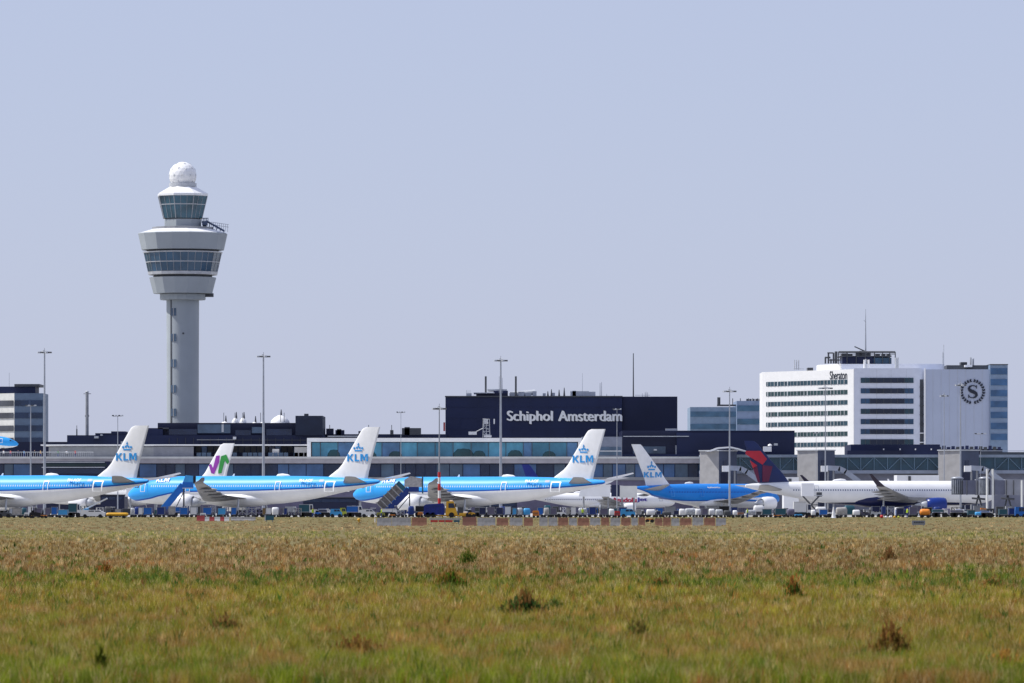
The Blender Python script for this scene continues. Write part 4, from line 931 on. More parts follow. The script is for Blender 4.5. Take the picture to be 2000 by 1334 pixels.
for a,b_ in ((1634,1830),): bit(t,'painted_underside_shadow',M_dgrey,1748,1830,924.8,928,YB-.3,.3)  # solid dark strip painted in as the shade below the floor beam
bit(t,'roof_rail',M_light,1916,2060,880,881.2,YB+2,.3); bit(t,'roof_clutter',M_dgrey,1916,2060,883,888,YB+2,3)
for (x0,xm,x1,Yt_,lb) in ((1368,1404,1440,1450,'grey boarding tower left of the red and navy fin'),(1559,1597,1632,1450,'grey boarding tower behind the middle of the white airliner, below the hotel'),(1835,1877,1914,1450,'grey boarding tower at the right above the two jet bridge heads')):
    tt=thing('boarding_tower',lb,'tower',(X(xm,Yt_),Yt_,0),group='grey boarding towers along the glass bridge')
    zt=Z(880 if x0>1400 else 881,Yt_); A=(X(x0,Yt_),Yt_+4.5);Bq=(X(xm,Yt_),Yt_);Cq=(X(x1,Yt_),Yt_+4)
    b=MB(); b.prism([A,Bq,Cq,(Cq[0]-2,Cq[1]+4.5),(A[0]+2,A[1]+4)],0,zt); b.build('wall',mat('tower_grey',(.32,.315,.32),.6),tt)
    pb_=Vector((*Bq,0)); pc=Vector((*Cq,0)); slant(tt,'side_wall',mat('tower_navy',(.05,.065,.115),.5),pb_,pc,0,zt-.05,.06)
    slant(tt,'window',G_dark,pb_+(pc-pb_)*.22,pb_+(pc-pb_)*.44,Z(916,Yt_),Z(899,Yt_),.15); slant(tt,'door_recess',M_navyclad2,pb_+(pc-pb_)*.1,pb_+(pc-pb_)*.6,0,Z(923,Yt_),.12)
    b=MB(); b.prism([(A[0]-.3,A[1]-.3),(Bq[0],Bq[1]-.4),(Cq[0]+.3,Cq[1]-.3),(Cq[0]-2,Cq[1]+4.6),(A[0]+2,A[1]+4.2)],zt,zt+.25); b.build('roof_edge',M_light,tt)
    # descending tube bridge from a white cabin
    t3=thing('covered_gangway',{1368:'grey covered gangway dropping from its white cabin towards the red and navy fin',1559:'grey covered gangway sloping down behind the white airliner roof',1835:'grey covered gangway sloping down above the jet bridge heads'}[x0],'gangway',(X(xm+8,Yt_),Yt_-3,0),group='sloping gangways from the boarding towers')
    Yg=Yt_-4
    b=MB(); b.box((X(xm+13,Yg),Yg,Z(915.5,Yg)),(13*Yg/F,2.6,11.5*Yg/F)); b.build('cabin',M_white,t3)
    pts=[(xm+19,914),(xm+42,915),(xm+54,921),(xm+80,940)]
    for (qa,qb),(qc,qd) in zip(pts,pts[1:]):
        p0=Vector((X(qa,Yg),Yg,Z(qb,Yg)));p1=Vector((X(qc,Yg),Yg,Z(qd,Yg))); d=(p1-p0); ln=d.length; an=math.atan2(d.z,d.x)
        M=Matrix.Rotation(-an,3,'Y'); b=MB(); b.box(tuple((p0+p1)/2),(ln+.35,2.2,1.25),M=M); b.build('tube_section',mat('gangway_grey',(.30,.33,.40),.5),t3)
    b=MB(); b.tube((X(xm+20,Yg),Yg,0),(X(xm+20,Yg),Yg,Z(920,Yg)),.25); b.tube((X(xm+31,Yg),Yg,0),(X(xm+31,Yg),Yg,Z(919,Yg)),.25); b.build('support_legs',M_grey,t3)
t=thing('roof_canopy','pale curved canopy on top of the leftmost grey boarding tower','canopy',(X(1410,1456),1456,Z(880,1456)))
b=MB(); rr=[]
for y0 in (1450,1464):
    rr.append([(X(xq,1456),y0,Z(yq,1456)) for xq,yq in ((1376,883),(1388,879),(1402,874),(1425,872.5),(1440,876),(1456,881),(1456,882),(1440,878),(1425,875),(1402,877),(1388,882))])
b.rings(rr,smooth=False); b.build('canopy_roof',M_white,t)
# white low sheds seen over the white airliner
t=bld('white_service_shed','white shed with a dark gap just behind the roof of the white airliner','building',1752,1834,928,1250,10,M_white); bit(t,'door_gap',M_dgrey,1774,1779,930,945,1249.8,.3)
t=bld('low_white_shed','low white shed between the fin and the middle boarding tower','building',1531,1560,932,1260,8,M_white); bit(t,'door',M_dgrey,1540,1546,935,945,1259.8,.3)
# ---- jet bridges in front of the white airliner's nose
def jetbridge(x0,x1,x2,Y,lb):
    t=thing('jet_bridge',lb,'jet bridge',(X((x0+x2)/2,Y),Y,0),group='jet bridges at the white airliner')
    s=Y/F; cx=X((x0+x1)/2,Y); r=(x1-x0)/2*s
    b=MB(); b.lathe([(r*.98,Z(966,Y)),(r,Z(960,Y)),(r,Z(936,Y)),(r*.96,Z(935,Y))],(cx,Y,0),22); cab=b.build('cab',mat('cab_dark_grey',(.10,.11,.13),.3,.4,var=.5,scale=1.2),t)
    b=MB(); b.lathe([(r*1.06,Z(935,Y)),(r*1.1,Z(933.5,Y)),(r*.7,Z(931.5,Y)),(.1,Z(931,Y))],(cx,Y,0),22); b.build('cab_roof',M_steelp,cab)
    for k in range(7):
        a=R(-150+k*20); b=MB(); b.tube((cx+r*1.01*math.cos(a),Y+r*1.01*math.sin(a),Z(964,Y)),(cx+r*1.01*math.cos(a),Y+r*1.01*math.sin(a),Z(937,Y)),.07,n=4); b.build('shutter_rib',M_steelp,cab)
    b=MB(); b.bb(X(x1-1,Y),X(x2,Y),Y-1.3,Y+1.3,Z(966,Y),Z(938,Y)); b.build('tunnel',mat('tunnel_grey',(.13,.14,.20),.5),t)
    b=MB(); b.bb(X(x2,Y),X(x2+42,Y),Y-1.7,Y+1.7,Z(967,Y),Z(936,Y)); b.build('outer_tunnel',mat('tunnel_pale',(.27,.28,.32),.5),t)
    for x in (x1+6,x2+2,x2+16): b=MB(); b.tube((X(x,Y),Y-1.9,Z(967,Y)),(X(x,Y),Y-1.9,Z(938,Y)),.1,n=4); b.build('rib',M_dgrey,t)
    b=MB(); xc=x2+6; b.tube((X(xc-9,Y),Y-1.5,.7),(X(xc,Y),Y,Z(967,Y)),.18); b.tube((X(xc+9,Y),Y-1.5,.7),(X(xc,Y),Y,Z(967,Y)),.18); b.tube((X(xc-14,Y),Y-1.5,Z(973,Y)),(X(xc+12,Y),Y-1.5,Z(975,Y)),.2); b.build('lift_legs',M_dgrey,t)
    b=MB()
    for dx in (-9,9): b.tube((X(xc+dx,Y),Y-1.9,.55),(X(xc+dx,Y),Y-1.1,.55),.5,n=14)
    b.build('wheels',M_black,t)
jetbridge(1858,1881,1905,1150,'dark round headed jet bridge nearest the blue engine')
jetbridge(1912,1934,1962,1140,'rightmost dark round headed jet bridge beside two pale poles')
for x,yt,lb in ((1928,916,'short pale pole left of its twin above the right hand jet bridge'),(1939,916,'pale post with green tinge right of its twin above the jet bridge'),(1996,938,'pale pole at the right edge of the picture')):
    t=thing('post',lb,'post',(X(x,1128),1128,0)); b=MB(); b.tube((X(x,1128),1128,0),(X(x,1128),1128,Z(yt,1128)),.22); b.build('pole',M_cream,t); b=MB(); b.bb(X(x,1128)-.4,X(x,1128)+.4,1127.7,1128.3,0,.3); b.build('base',M_grey,t)
for dx,lb in ((0,'white tapering wing-like stand-in shape behind the third lettered tail'),(-436,'white tapering wing-like stand-in shape behind the second lettered tail'),(-885,'white tapering wing-like stand-in shape behind the first lettered tail')):
    Yw=1260; t=thing('tapered_stand_in',lb,'gangway',(X(1180+dx,Yw),Yw,0),group='white stand-in shapes behind the lettered tails')  # stand-in shape for an unclear wing-like white form; the gangway is guessed
    b=MB(); b.prism([(X(a+dx,Yw),Z(c_,Yw)) for a,c_ in ((1150,948),(1166,942),(1190,933),(1236,923),(1238,925),(1206,935),(1192,943),(1170,951))],Yw-1.5,Yw+1.5,'y'); b.build('wing_like_slab',M_white,t)
    b=MB(); b.prism([(X(a+dx,Yw),Z(c_,Yw)) for a,c_ in ((1130,970),(1134,955),(1150,948.5),(1192,946),(1192,970))],Yw-1.3,Yw+1.3,'y'); b.build('cabin',M_white,t)
    b=MB(); b.bb(X(1194+dx,Yw),X(1210+dx,Yw),Yw-1.3,Yw+1.3,Z(970,Yw),Z(947,Yw)); b.build('dark_block',M_navyclad,t)
    b=MB(); b.bb(X(1210.5+dx,Yw),X(1244+dx,Yw),Yw-1.6,Yw+1.6,Z(972,Yw),Z(949,Yw)); b.build('end_block',M_cream,t)
    for x in (1140,1188,1215,1238): b=MB(); b.tube((X(x+dx,Yw),Yw,0),(X(x+dx,Yw),Yw,Z(968,Yw)),.2); b.build('leg',M_grey,t)
# ------------------------------------------------------------ light masts
def mast(x,yt,Y,rb_,hw,lb,kind='ring',m=M_steelp,striped=None):
    """x, yt = top in the picture; rb_ base radius; hw half width of the head in m"""
    X0=X(x,Y); t=thing('light_mast',lb,'light mast',(X0,Y,0),group='floodlight masts on the apron'); top=Z(yt,Y)
    b=MB(); b.tube((X0,Y,0),(X0,Y,top),rb_,rb_*.45,n=10); p=b.build('pole',m,t)
    b=MB(); b.lathe([(rb_*1.7,0),(rb_*1.7,.5),(rb_*1.1,.6)],(X0,Y,0),10); b.build('base',M_grey,t)
    if striped:
        for k,(a,c_) in enumerate(striped):
            b=MB(); b.lathe([(rb_*1.35,Z(c_,Y)),(rb_*1.35,Z(a,Y))],(X0,Y,0),12); b.build('red_band',M_red,p)
            b=MB(); 
        for (a,c_) in [(striped[i][1],striped[i+1][0]) for i in range(len(striped)-1)]:
            b=MB(); b.lathe([(rb_*1.3,Z(c_,Y)),(rb_*1.3,Z(a,Y))],(X0,Y,0),12); b.build('white_band',M_white,p)
    b=MB()
    if kind=='ring':
        n=18; b.rings([[Vector((X0+r_*math.cos(2*math.pi*k/n),Y+r_*math.sin(2*math.pi*k/n),top+h)) for k in range(n)] for r_,h in ((hw*.55,-.05),(hw*.6,.05),(hw*.55,.15))],cap=False)
        for k in range(4):
            a=math.pi/4+k*math.pi/2; b.tube((X0,Y,top+.5),(X0+hw*.58*math.cos(a),Y+hw*.58*math.sin(a),top+.05),.06,n=4)
        b.build('head_ring',M_steelp,t)
        for k in range(8):
            a=R(22.5)+k*math.pi/4; c=(X0+hw*.82*math.cos(a),Y+hw*.82*math.sin(a),top-.05)
            b=MB(); b.box(c,(hw*.42,.45,.3),rz=a); b.build('lamp',M_dgrey if k%2 else M_light,t)
        b=MB(); b.tube((X0,Y,top),(X0,Y,top+.9),.05,n=4); b.build('spike',M_steelp,t)
    else:
        b.tube((X0-hw,Y,top),(X0+hw,Y,top+.05),.08,n=4); b.build('cross_arm',M_steelp,t)
        for k in range(4):
            b=MB(); b.box((X0-hw+hw*2*k/3,Y-.2,top+.14),(hw*.4,.5,.26)); b.build('lamp',M_light if k%2 else M_dgrey,t)
for a in [(87,688,1190,.34,1.5,'tallest mast at the left, beside the banded office'),
 (514.5,696,1190,.36,1.45,'tall mast with round head right of the control tower'),
 (978,704,1190,.36,1.45,'tall round headed mast crossing the left part of the big navy sign building'),
 (1425,764,1180,.24,1.4,'round headed mast in front of the blue grey offices, left of the hotel'),
 (1612,758,1320,.20,1.7,'round headed mast crossing the sunlit face of the hotel'),
 (1876,752,1200,.24,1.2,'bright mast reaching up to the wreath emblem of the hotel'),
 (1844,773,1330,.16,1.0,'thin grey mast on the plain blue wall of the hotel, left of the bright one')]: mast(*a)
for a in [(60,793,1200,.20,1.0,'shorter pale mast just left of the tallest mast','arm'),
 (230,813,1210,.15,1.0,'short thin mast above the leftmost white KLM-lettered fin'.replace('KLM-',''),'arm'),
 (783,806,1400,.12,.9,'thin short mast on the roofline right of the second white fin','arm'),
 (1205,800,1230,.13,.8,'short thin mast crossing the last letter of the big white sign','arm'),
 (1915,848,1400,.07,1.2,'very short lamp below the wreath emblem','arm'),
 (1594,846,1330,.08,.6,'very thin short lamp at the foot of the sunlit hotel face','arm')]: mast(*a)
mast(858,798,1048,.20,1.3,'red and white striped mast rising over the blue tank truck','ring',striped=[(922,932),(945,958),(973,985)])
t=thing('lattice_mast','thick grey mast with small cross arms between the left office and control tower','antenna mast',(X(170,1570),1570,0))
b=MB(); Ym=1570
b.tube((X(170,Ym),Ym,0),(X(170,Ym),Ym,Z(766,Ym)),.55,.42,n=8); b.build('pole',M_grey,t)
b=MB(); b.tube((X(163,Ym),Ym,Z(769,Ym)),(X(178,Ym),Ym,Z(769,Ym)),.1,n=4); b.tube((X(166,Ym),Ym,Z(812,Ym)),(X(174,Ym),Ym,Z(812,Ym)),.25,n=4); b.build('cross_arm',M_grey,t)
b=MB(); b.lathe([(.5,Z(766,Ym)),(.6,Z(764.8,Ym)),(.1,Z(763.5,Ym))],(X(170,Ym),Ym,0),10); b.build('top_lamp',M_light,t)
t=thing('roof_post','thin spike on dark roof left of the thick grey mast','antenna',(X(150,Ym),Ym,0))
b=MB(); b.tube((X(150,Ym),Ym,0),(X(150,Ym),Ym,Z(838,Ym)),.25,.18,n=5); b.tube((X(150,Ym),Ym,Z(838,Ym)),(X(150,Ym),Ym,Z(831,Ym)),.08,n=4); b.build('rod',M_dgrey,t)
# ------------------------------------------------------------ ground equipment builders (own coordinates, x along, z up, foot at 0)
def wheels(t,xs,w,r=.35,m=None):
    for x in xs:
        for y in(-w/2,w/2):
            b=MB(); b.tube((x,y-.11,r),(x,y+.11,r),r,n=14); wh=b.build('wheel',m or M_black,t)
def container(L,h,m,t):
    wheels(t,(-L*.33,L*.33),1.4,.22)
    b=MB(); b.box((0,0,.42),(L,1.6,.14)); b.tube((L/2,0,.4),(L/2+.7,0,.3),.04,n=4); b.build('dolly',M_dgrey,t)
    b=MB(); z0=.5; b.prism([(-L/2+.05,z0),(L/2-.25,z0),(L/2-.05,z0+.35),(L/2-.05,z0+h),(-L/2+.05,z0+h)],-.75,.75,'y'); b.build('box',m,t)
    b=MB()
    for x in(-L/2+.08,L/2-.1): b.box((x,-.77,z0+h/2+.1),(.07,.05,h-.15))
    b.box((0,-.77,z0+h-.04),(L-.2,.05,.07)); b.box((0,-.77,z0+.06),(L-.5,.05,.07)); b.build('frame',M_grey,t)
def cargo(L,h,m,t):
    wheels(t,(-L*.33,L*.33),1.4,.2)
    b=MB(); b.box((0,0,.42),(L,1.7,.12)); b.build('pallet_dolly',M_dgrey,t)
    b=MB(); n=14; r_=random.Random(int(L*1000+h*77)); rr=[]
    for u,s in ((0,.95),(.25,1),(.7,.98),(.92,.9),(1,.72)):
        rr.append([Vector((L/2*s*math.copysign(abs(math.cos(a))**.35,math.cos(a))*(1+.07*(r_.random()-.5)),.8*s*math.copysign(abs(math.sin(a))**.35,math.sin(a)),.5+h*u*(1+.07*(r_.random()-.5)))) for a in [2*math.pi*k/n for k in range(n)]])
    b.rings(rr); b.build('wrapped_load',m,t)
def van(L,h,m,t,wn=True):
    wheels(t,(-L*.31,L*.31),1.7,.34)
    b=MB(); b.prism([(-L/2,.35),(L/2,.35),(L/2,.95),(L*.40,1.1),(L*.27,h),(-L*.47,h),(-L/2,h*.6)],-.9,.9,'y'); body=b.build('body',m,t)
    if wn:
        b=MB(); b.prism([(L*.375,1.12),(L*.265,h-.12),(L*.10,h-.12),(L*.10,1.12)],-.93,.93,'y'); b.build('side_window',G_dark,t)
        b=MB(); b.prism([(L*.06,1.12),(L*.06,h-.12),(-L*.16,h-.12),(-L*.16,1.12)],-.93,.93,'y'); b.build('side_window',G_dark,t)
    b=MB(); b.box((L/2+.02,0,.5),(.1,1.7,.22)); b.build('bumper',M_dgrey,t)
    for y in(-.7,.7): b=MB(); b.box((L/2+.02,y,.82),(.06,.26,.18)); b.build('headlight',M_light,t)
def truck(L,h,m,t,cab=None):
    wheels(t,(-L*.33,-L*.2,L*.34),2.0,.46)
    b=MB(); b.box((0,0,.75),(L,1.0,.22)); b.build('chassis',M_dgrey,t)
    b=MB(); b.box((-L*.14,0,(.95+h)/2),(L*.70,2.3,h-.95)); bx_=b.build('box_body',m,t)
    b=MB(); b.box((-L*.14,-1.17,.98),(L*.70,.04,.08)); b.box((-L*.14,-1.17,h-.05),(L*.70,.04,.08)); b.build('trim',M_light,bx_)
    b=MB(); hc=min(h,2.5); b.prism([(L*.24,.55),(L*.5,.55),(L*.5,1.35),(L*.45,hc),(L*.24,hc)],-1.05,1.05,'y'); c=b.build('cab',cab or M_white,t)
    b=MB(); b.prism([(L*.30,1.4),(L*.475,1.4),(L*.44,hc-.15),(L*.30,hc-.15)],-1.08,1.08,'y'); b.build('window',G_dark,c)
def tug(L,h,m,t):
    wheels(t,(-L*.3,L*.3),1.3,.36)
    b=MB(); b.prism([(-L/2,.3),(L/2,.3),(L/2,.85),(L*.1,1.0),(-L/2,.95)],-.7,.7,'y'); b.build('body',m,t)
    b=MB(); 
    for x in(-L*.35,L*.05): 
        for y in(-.6,.6): b.tube((x,y,.95),(x,y,h),.05,n=4)
    b.build('cab_posts',M_dgrey,t)
    b=MB(); b.box((-L*.15,0,h+.05),(L*.5,1.4,.1)); b.build('canopy',M_white if m!=M_white else M_dgrey,t)
    b=MB(); b.box((-L*.2,0,1.1),(.4,.5,.45)); b.build('seat',M_black,t)
def tank(L,h,m,t):
    wheels(t,(-L*.3,L*.3),1.2,.28)
    b=MB(); b.lathe([(.15,-L/2),(h*.36,-L/2+.15),(h*.4,-L/2+.5),(h*.4,L/2-.5),(h*.36,L/2-.15),(.15,L/2)],(0,0,.4+h*.4),18,'x'); b.build('tank',m,t)
    b=MB(); b.box((0,0,.4),(L*.9,.9,.12)); b.build('frame',M_dgrey,t)
def gpu(L,h,m,t):
    wheels(t,(-L*.3,L*.3),1.2,.24)
    b=MB(); b.prism([(-L/2,.35),(L/2,.35),(L/2,h*.8),(L*.4,h),(-L*.42,h),(-L/2,h*.85)],-.65,.65,'y'); b.build('housing',m,t)
    b=MB(); 
    for k in range(4): b.box((-L*.3+k*L*.2,-.67,h*.6),(L*.1,.04,h*.3))
    b.build('grille',M_dgrey,t)
    b=MB(); b.tube((L/2,0,.35),(L/2+.8,0,.25),.04,n=4); b.build('tow_bar',M_dgrey,t)
def ball(L,h,m,t):
    b=MB(); r=h/2; b.lathe([(.02,0),(r*.6,r*.15),(r*.95,r*.65),(r,r),(r*.95,r*1.35),(r*.6,r*1.85),(.02,r*2)],(0,0,0),16); b.build('ball',m,t)
    b=MB(); b.lathe([(r*.62,0),(r*.5,.12)],(0,0,0),10); b.build('foot_ring',M_dgrey,t)
def cone(L,h,m,t):
    b=MB(); b.box((0,0,.03),(L,L,.06)); b.lathe([(L*.36,.06),(L*.08,h)],(0,0,0),12); b.build('cone_body',m,t)
    b=MB(); b.lathe([(L*.27,h*.4),(L*.18,h*.65)],(0,0,.0),12); b.build('reflective_band',M_white,t)
def rack(L,h,m,t):
    wheels(t,(-L*.35,L*.35),1.2,.2)
    b=MB(); b.box((0,0,.4),(L,1.4,.1)); b.build('platform',M_dgrey,t)
    b=MB()
    for x in(-L/2+.05,0,L/2-.05):
        for y in(-.65,.65): b.tube((x,y,.4),(x,y,h),.05,n=4)
    b.tube((-L/2,-.65,.45),(L/2,-.65,h),.045,n=4); b.tube((L/2,-.65,.45),(-L/2,-.65,h),.045,n=4)
    b.box((0,0,h),(L,1.4,.08)); b.build('cage',m,t)
    b=MB(); b.box((-L*.2,0,.75),(L*.4,1.0,.6)); b.box((L*.22,.1,.7),(L*.35,.9,.5)); b.build('bags',M_purple,t)
def beltloader(L,h,m,t):
    wheels(t,(-L*.28,L*.28),1.6,.38)
    b=MB(); b.box((0,0,.7),(L,1.6,.5)); b.box((-L*.3,-.4,1.25),(L*.2,.7,.7)); b.build('body',m,t)
    b=MB(); an=math.atan2(h-1.3,L*1.1); M=Matrix.Rotation(-an,3,'Y'); b.box((0,.3,(1.0+h)/2),(L*1.25,.9,.25),M=M); b.build('belt',M_white,t)
KINDS=dict(container=(container,'baggage_container','container'),cargo=(cargo,'cargo_pallet','cargo'),van=(van,'service_van','van'),truck=(truck,'service_truck','truck'),
 tug=(tug,'baggage_tractor','tractor'),tank=(tank,'tank_trailer','tank trailer'),gpu=(gpu,'power_cart','cart'),ball=(ball,'marker_ball','marker'),cone=(cone,'traffic_cone','cone'),
 rack=(rack,'baggage_cart','cart'),belt=(beltloader,'belt_loader','loader'))
def eq(kind,x0,x1,yt,Y,m,lb,rz=0,group=None,**k):
    f,nm,cat=KINDS[kind]; L=(x1-x0)*Y/F*.98; h=Z(yt,Y)
    t=thing(nm,lb,cat,(X((x0+x1)/2,Y),Y,0),rz,group,world=False)
    hh=h
    if kind in('container','cargo'): hh=max(.5,h-.5)
    f(L,hh,m,t,**k); return t
A=' under the first airliner'; B_=' under the second airliner'; C_=' under the third airliner'
E=[
('tug',-4,22,997,1000,M_dgrey,'dark baggage tractor at the very left edge'),
('container',24,43,992,1010,M_pale,'grey box cart between two dark tractors at the left'),
('gpu',48,56,1001,1000,M_white,'small white cart left of the yellow box cart'),
('tug',58,80,991,1020,M_black,'black tractor with small canopy behind the yellow box cart'),
('gpu',59,66,1007,985,M_yel,'small yellow box cart far left'),
('gpu',80,92,1006,985,M_or,'orange pair of drums on a cart at the left'),
('container',88,100,992,1050,M_purple,'blue grey container right behind the orange cart'),
('container',100,113,990,1050,M_blue,'dim blue container left of the glossy blue one'),
('container',113,134,995,1005,M_lblue,'glossy blue container with pale top left of the white van'),
('truck',134,157,983,1030,M_teal,'dark teal truck left of the white van'),
('van',157,206,996,1000,M_white,'long white van beside the yellow tank'),
('belt',160,207,972,1040,M_lblue,'blue loader with white sloping edge rising behind the white van'),
('tank',207,251,1004,960,M_yel,'long yellow tank trailer on the grass edge'),
('tug',214,232,991,1060,M_dgrey,'dark tractor behind the yellow tank'),
('cargo',255,263,992,1050,M_tarp,'narrow pale load at the nose of the second airliner'),
('container',270,280,991,1050,M_white,'narrow white container left of the first mid blue container'),
('container',280,298,991,1040,M_blue,'first mid blue container below the airliner nose, right of a white one'),
('container',306,323,990,1040,M_dblue,'dark navy blue container at the foot of the blue stairs'),
('container',329,343,989,1050,M_pale,'pale grey container right of the foot of the blue stairs'),
('container',351,368,991,1040,M_blue,'blue container below the white engine'),
('container',371,386,990,1045,M_white,'white container between two blue ones, below the engine'),
('container',396,414,991,1045,M_blue,'blue container with white load before it, right of engine'),
('gpu',391,402,1002,1005,M_white,'small white unit in front of the blue container right of the engine'),
('container',425,442,992,1045,M_lblue,'brighter blue container, second to last in the row under the wing'),
('container',451,463,991,1045,M_blue,'last blue container in the row, left of the cage carts'),
('rack',465,482,992,1045,M_light,'left cage cart beside the last blue container'),
('rack',483,501,993,1045,M_light,'right cage cart beside the brown box'),
('container',512,520,992,1040,M_brown,'narrow brown box cart'),
('cargo',531,545,991,1050,M_white,'white wrapped bin load right of the brown box'),
('container',546,553,992,1050,M_purple,'narrow blue-grey container, left of a pair'),
('container',554,562,992,1050,M_dblue,'narrow blue-grey container, right of a pair'),
('rack',563,576,991,1052,M_light,'grey cage cart under the rear of second airliner'),
('rack',577,589,993,1052,M_pale,'paler cage cart left of the dark teal truck'),
('truck',584,612,985,1060,M_teal,'dark teal truck under the rear of second airliner'),
('tug',615,627,997,1035,M_blue,'small blue tractor left of a flat trailer'),
('truck',622,645,995,1050,M_navy,'low navy truck behind the flat trailer'),
('van',645,668,994,1030,M_lblue,'pale blue car under the second airliner tail'),
('van',664,677,992,1050,M_lime,'small lime car left of the blue box truck'),
('truck',677,708,988,1040,M_blue,'blue box truck left of the white car, near third nose',),
('van',706,733,995,1035,M_white,'white car between the blue box truck and the covered stairs'),
('gpu',736,752,1001,1020,M_olive,'olive yellow cart at the foot of the covered stairs'),
('gpu',760,772,1005,1015,M_or,'small orange cart just right of the foot of the covered stairs'),
('rack',775,790,997,1040,M_light,'grey cage cart left of the big white engine'),
('gpu',816,826,1000,1035,M_or,'orange cart touching the left end of the blue tank truck'),
('container',893,906,990,1050,M_dgrey,'dark container right behind the yellow truck cab'),
('gpu',905,914,999,1030,M_white,'small white cart right of the yellow truck cab'),
('tug',915,928,1003,1010,M_yel,'yellow tractor beside the yellow truck cab'),
('container',935,950,991,1050,M_navy,'leftmost navy container under the third airliner wing root'),
('container',951,967,990,1050,M_purple,'grey purple container between navy ones under third airliner'),
('container',968,984,991,1050,M_navy,'rightmost navy container left of a white one'),
('container',985,999,989,1048,M_white,'white container under the middle of third airliner'),
('container',1000,1010,992,1045,M_lblue,'narrow light blue container right of a white one'),
('cargo',1010,1021,992,1045,M_tarp,'netted grey load right of narrow light blue container'),
('cargo',1022,1036,993,1045,M_lblue,'blue wrapped load left of orange pump cart'),
('gpu',1040,1053,997,1000,M_or,'tall bright orange pump cart'),
('container',1049,1062,991,1040,M_blue,'blue container right behind the orange pump cart'),
('cargo',1062,1073,992,1045,M_pale,'pale green-grey load right of blue container'),
('container',1074,1088,992,1050,M_purple,'blue grey container left of the white tractor'),
('tug',1088,1104,990,1035,M_white,'white tractor with dark canopy'),
('container',1105,1114,991,1045,M_pale,'narrow pale container right of the white tractor'),
('container',1114,1126,990,1045,M_white,'white container left of a netted load, near the narrow airliner'),
('cargo',1129,1147,992,1045,M_tarp,'netted grey load left of the navy blue tall box'),
('container',1150,1165,990,1040,M_dblue,'tall navy blue box right of the netted load'),
('container',1172,1188,993,1045,M_purple,'dark purple grey container left of a pale arch load'),
('cargo',1189,1200,994,1030,M_white,'pale arched load, narrow, before the narrow airliner'),
('gpu',1200,1211,998,1020,M_red,'small red-pink cart left of light blue van'),
('van',1212,1241,994,1025,M_lblue,'light blue van under the red and blue titles'),
('container',1242,1252,996,1045,M_pale,'narrow grey container right of light blue van'),
('container',1252,1259,998,1040,M_dgrey,'narrow dark box right of a grey one'),
('cargo',1262,1280,995,1045,M_white,'white-grey wrapped load at the tail of the widebody'),
('container',1281,1291,998,1040,M_navy,'small navy container left of a dark grey load'),
('cargo',1293,1311,999,1040,M_dgrey,'dark grey netted load before the nose of the narrow airliner'),
('container',1315,1328,997,1040,M_navy,'navy container left of a white netted load'),
('cargo',1326,1338,994,1020,M_white,'white netted load leaning against navy container'),
('cargo',1337,1358,993,1045,M_tarp,'grey netted load with pale top in the row under the widebody'),
('cargo',1358,1369,994,1042,M_white,'white narrow load right of grey netted one'),
('container',1370,1383,993,1040,M_purple,'purple navy container between two white loads'),
('cargo',1384,1396,994,1042,M_white,'white load right of purple navy container'),
('cargo',1397,1412,995,1025,M_tarp,'round white wrapped load, bright, at the middle of the row'),
('cargo',1413,1428,997,1040,M_dgrey,'dull grey wrapped load right of the round bright one'),
('cargo',1431,1440,997,1040,M_white,'narrow white load left of a pink-brown box'),
('container',1440,1454,1000,1035,M_rust,'pink brown box above the olive cart'),
('gpu',1426,1456,1008,985,M_olive,'long olive yellow cart on the grass edge'),
('cargo',1456,1476,996,1045,M_tarp,'grey wrapped load right of the pink brown box'),
('container',1476,1488,999,1040,M_dgrey,'dark grey box left of the teal container, under red and navy fin'),
('container',1488,1508,994,1040,M_teal,'teal container under the red and navy fin, left one'),
('container',1513,1536,993,1040,M_teal,'wider teal container right of its teal twin'),
('gpu',1511,1527,1006,1000,M_or,'orange cart before the teal containers'),
('cargo',1537,1552,994,1045,M_purple,'grey purple load left of a white slanted truck'),
('truck',1549,1585,980,1050,M_white,'white high truck under the lifted catering box'),
('gpu',1552,1567,1004,1010,M_lblue,'light blue cart at foot of white high truck'),
('cargo',1584,1593,996,1030,M_white,'small round white load right of white high truck'),
('gpu',1571,1591,1008,985,M_or,'orange yellow cart on the grass edge below the catering box'),
('container',1600,1617,995,1030,M_blue,'blue container right of the small round white load'),
('tug',1617,1626,997,1035,M_white,'small white tractor right of blue container'),
('cone',1622,1634,990,1000,M_white,'tall white cone-shaped marker in front of the loads'),
('gpu',1634,1643,1009,985,M_lime,'tiny lime cart at the foot of the white cone'),
('cargo',1632,1655,991,1040,M_pale,'large beige wrapped load right of the white cone'),
('cargo',1665,1680,996,1040,M_white,'white arched load, left one, left of the car'),
('rack',1680,1700,997,1040,M_dgrey,'dark cage cart right of a white arched load'),
('van',1700,1720,999,1040,M_light,'silver car left of the row of marker balls'),
('container',1750,1766,992,1040,M_navy,'navy container under the wing of white airliner'),
('container',1775,1792,990,1045,M_purple,'grey purple container left of the orange round tank'),
('truck',1820,1851,995,1040,M_teal,'teal box truck below the blue engine'),
('truck',1855,1890,996,1042,M_purple,'purple grey box truck right of the teal one'),
('container',1889,1905,996,1040,M_teal,'teal container right of purple grey truck'),
('cargo',1904,1916,1000,1005,M_lblue,'pale blue round wrapped load below the right hand jet bridge'),
('truck',1915,1938,998,1010,M_blue,'bright blue truck below the right hand jet bridge'),
('container',1950,1968,994,1040,M_teal,'green-teal container with small load right of bright blue truck'),
('container',1969,1982,992,1045,M_dblue,'dark blue container near the right edge'),
('van',1982,2004,990,1040,M_blue,'blue van at the right edge below the jet bridge'),
]
for e in E: eq(*e)
ORD_=['first','second','third','fourth','fifth','sixth']
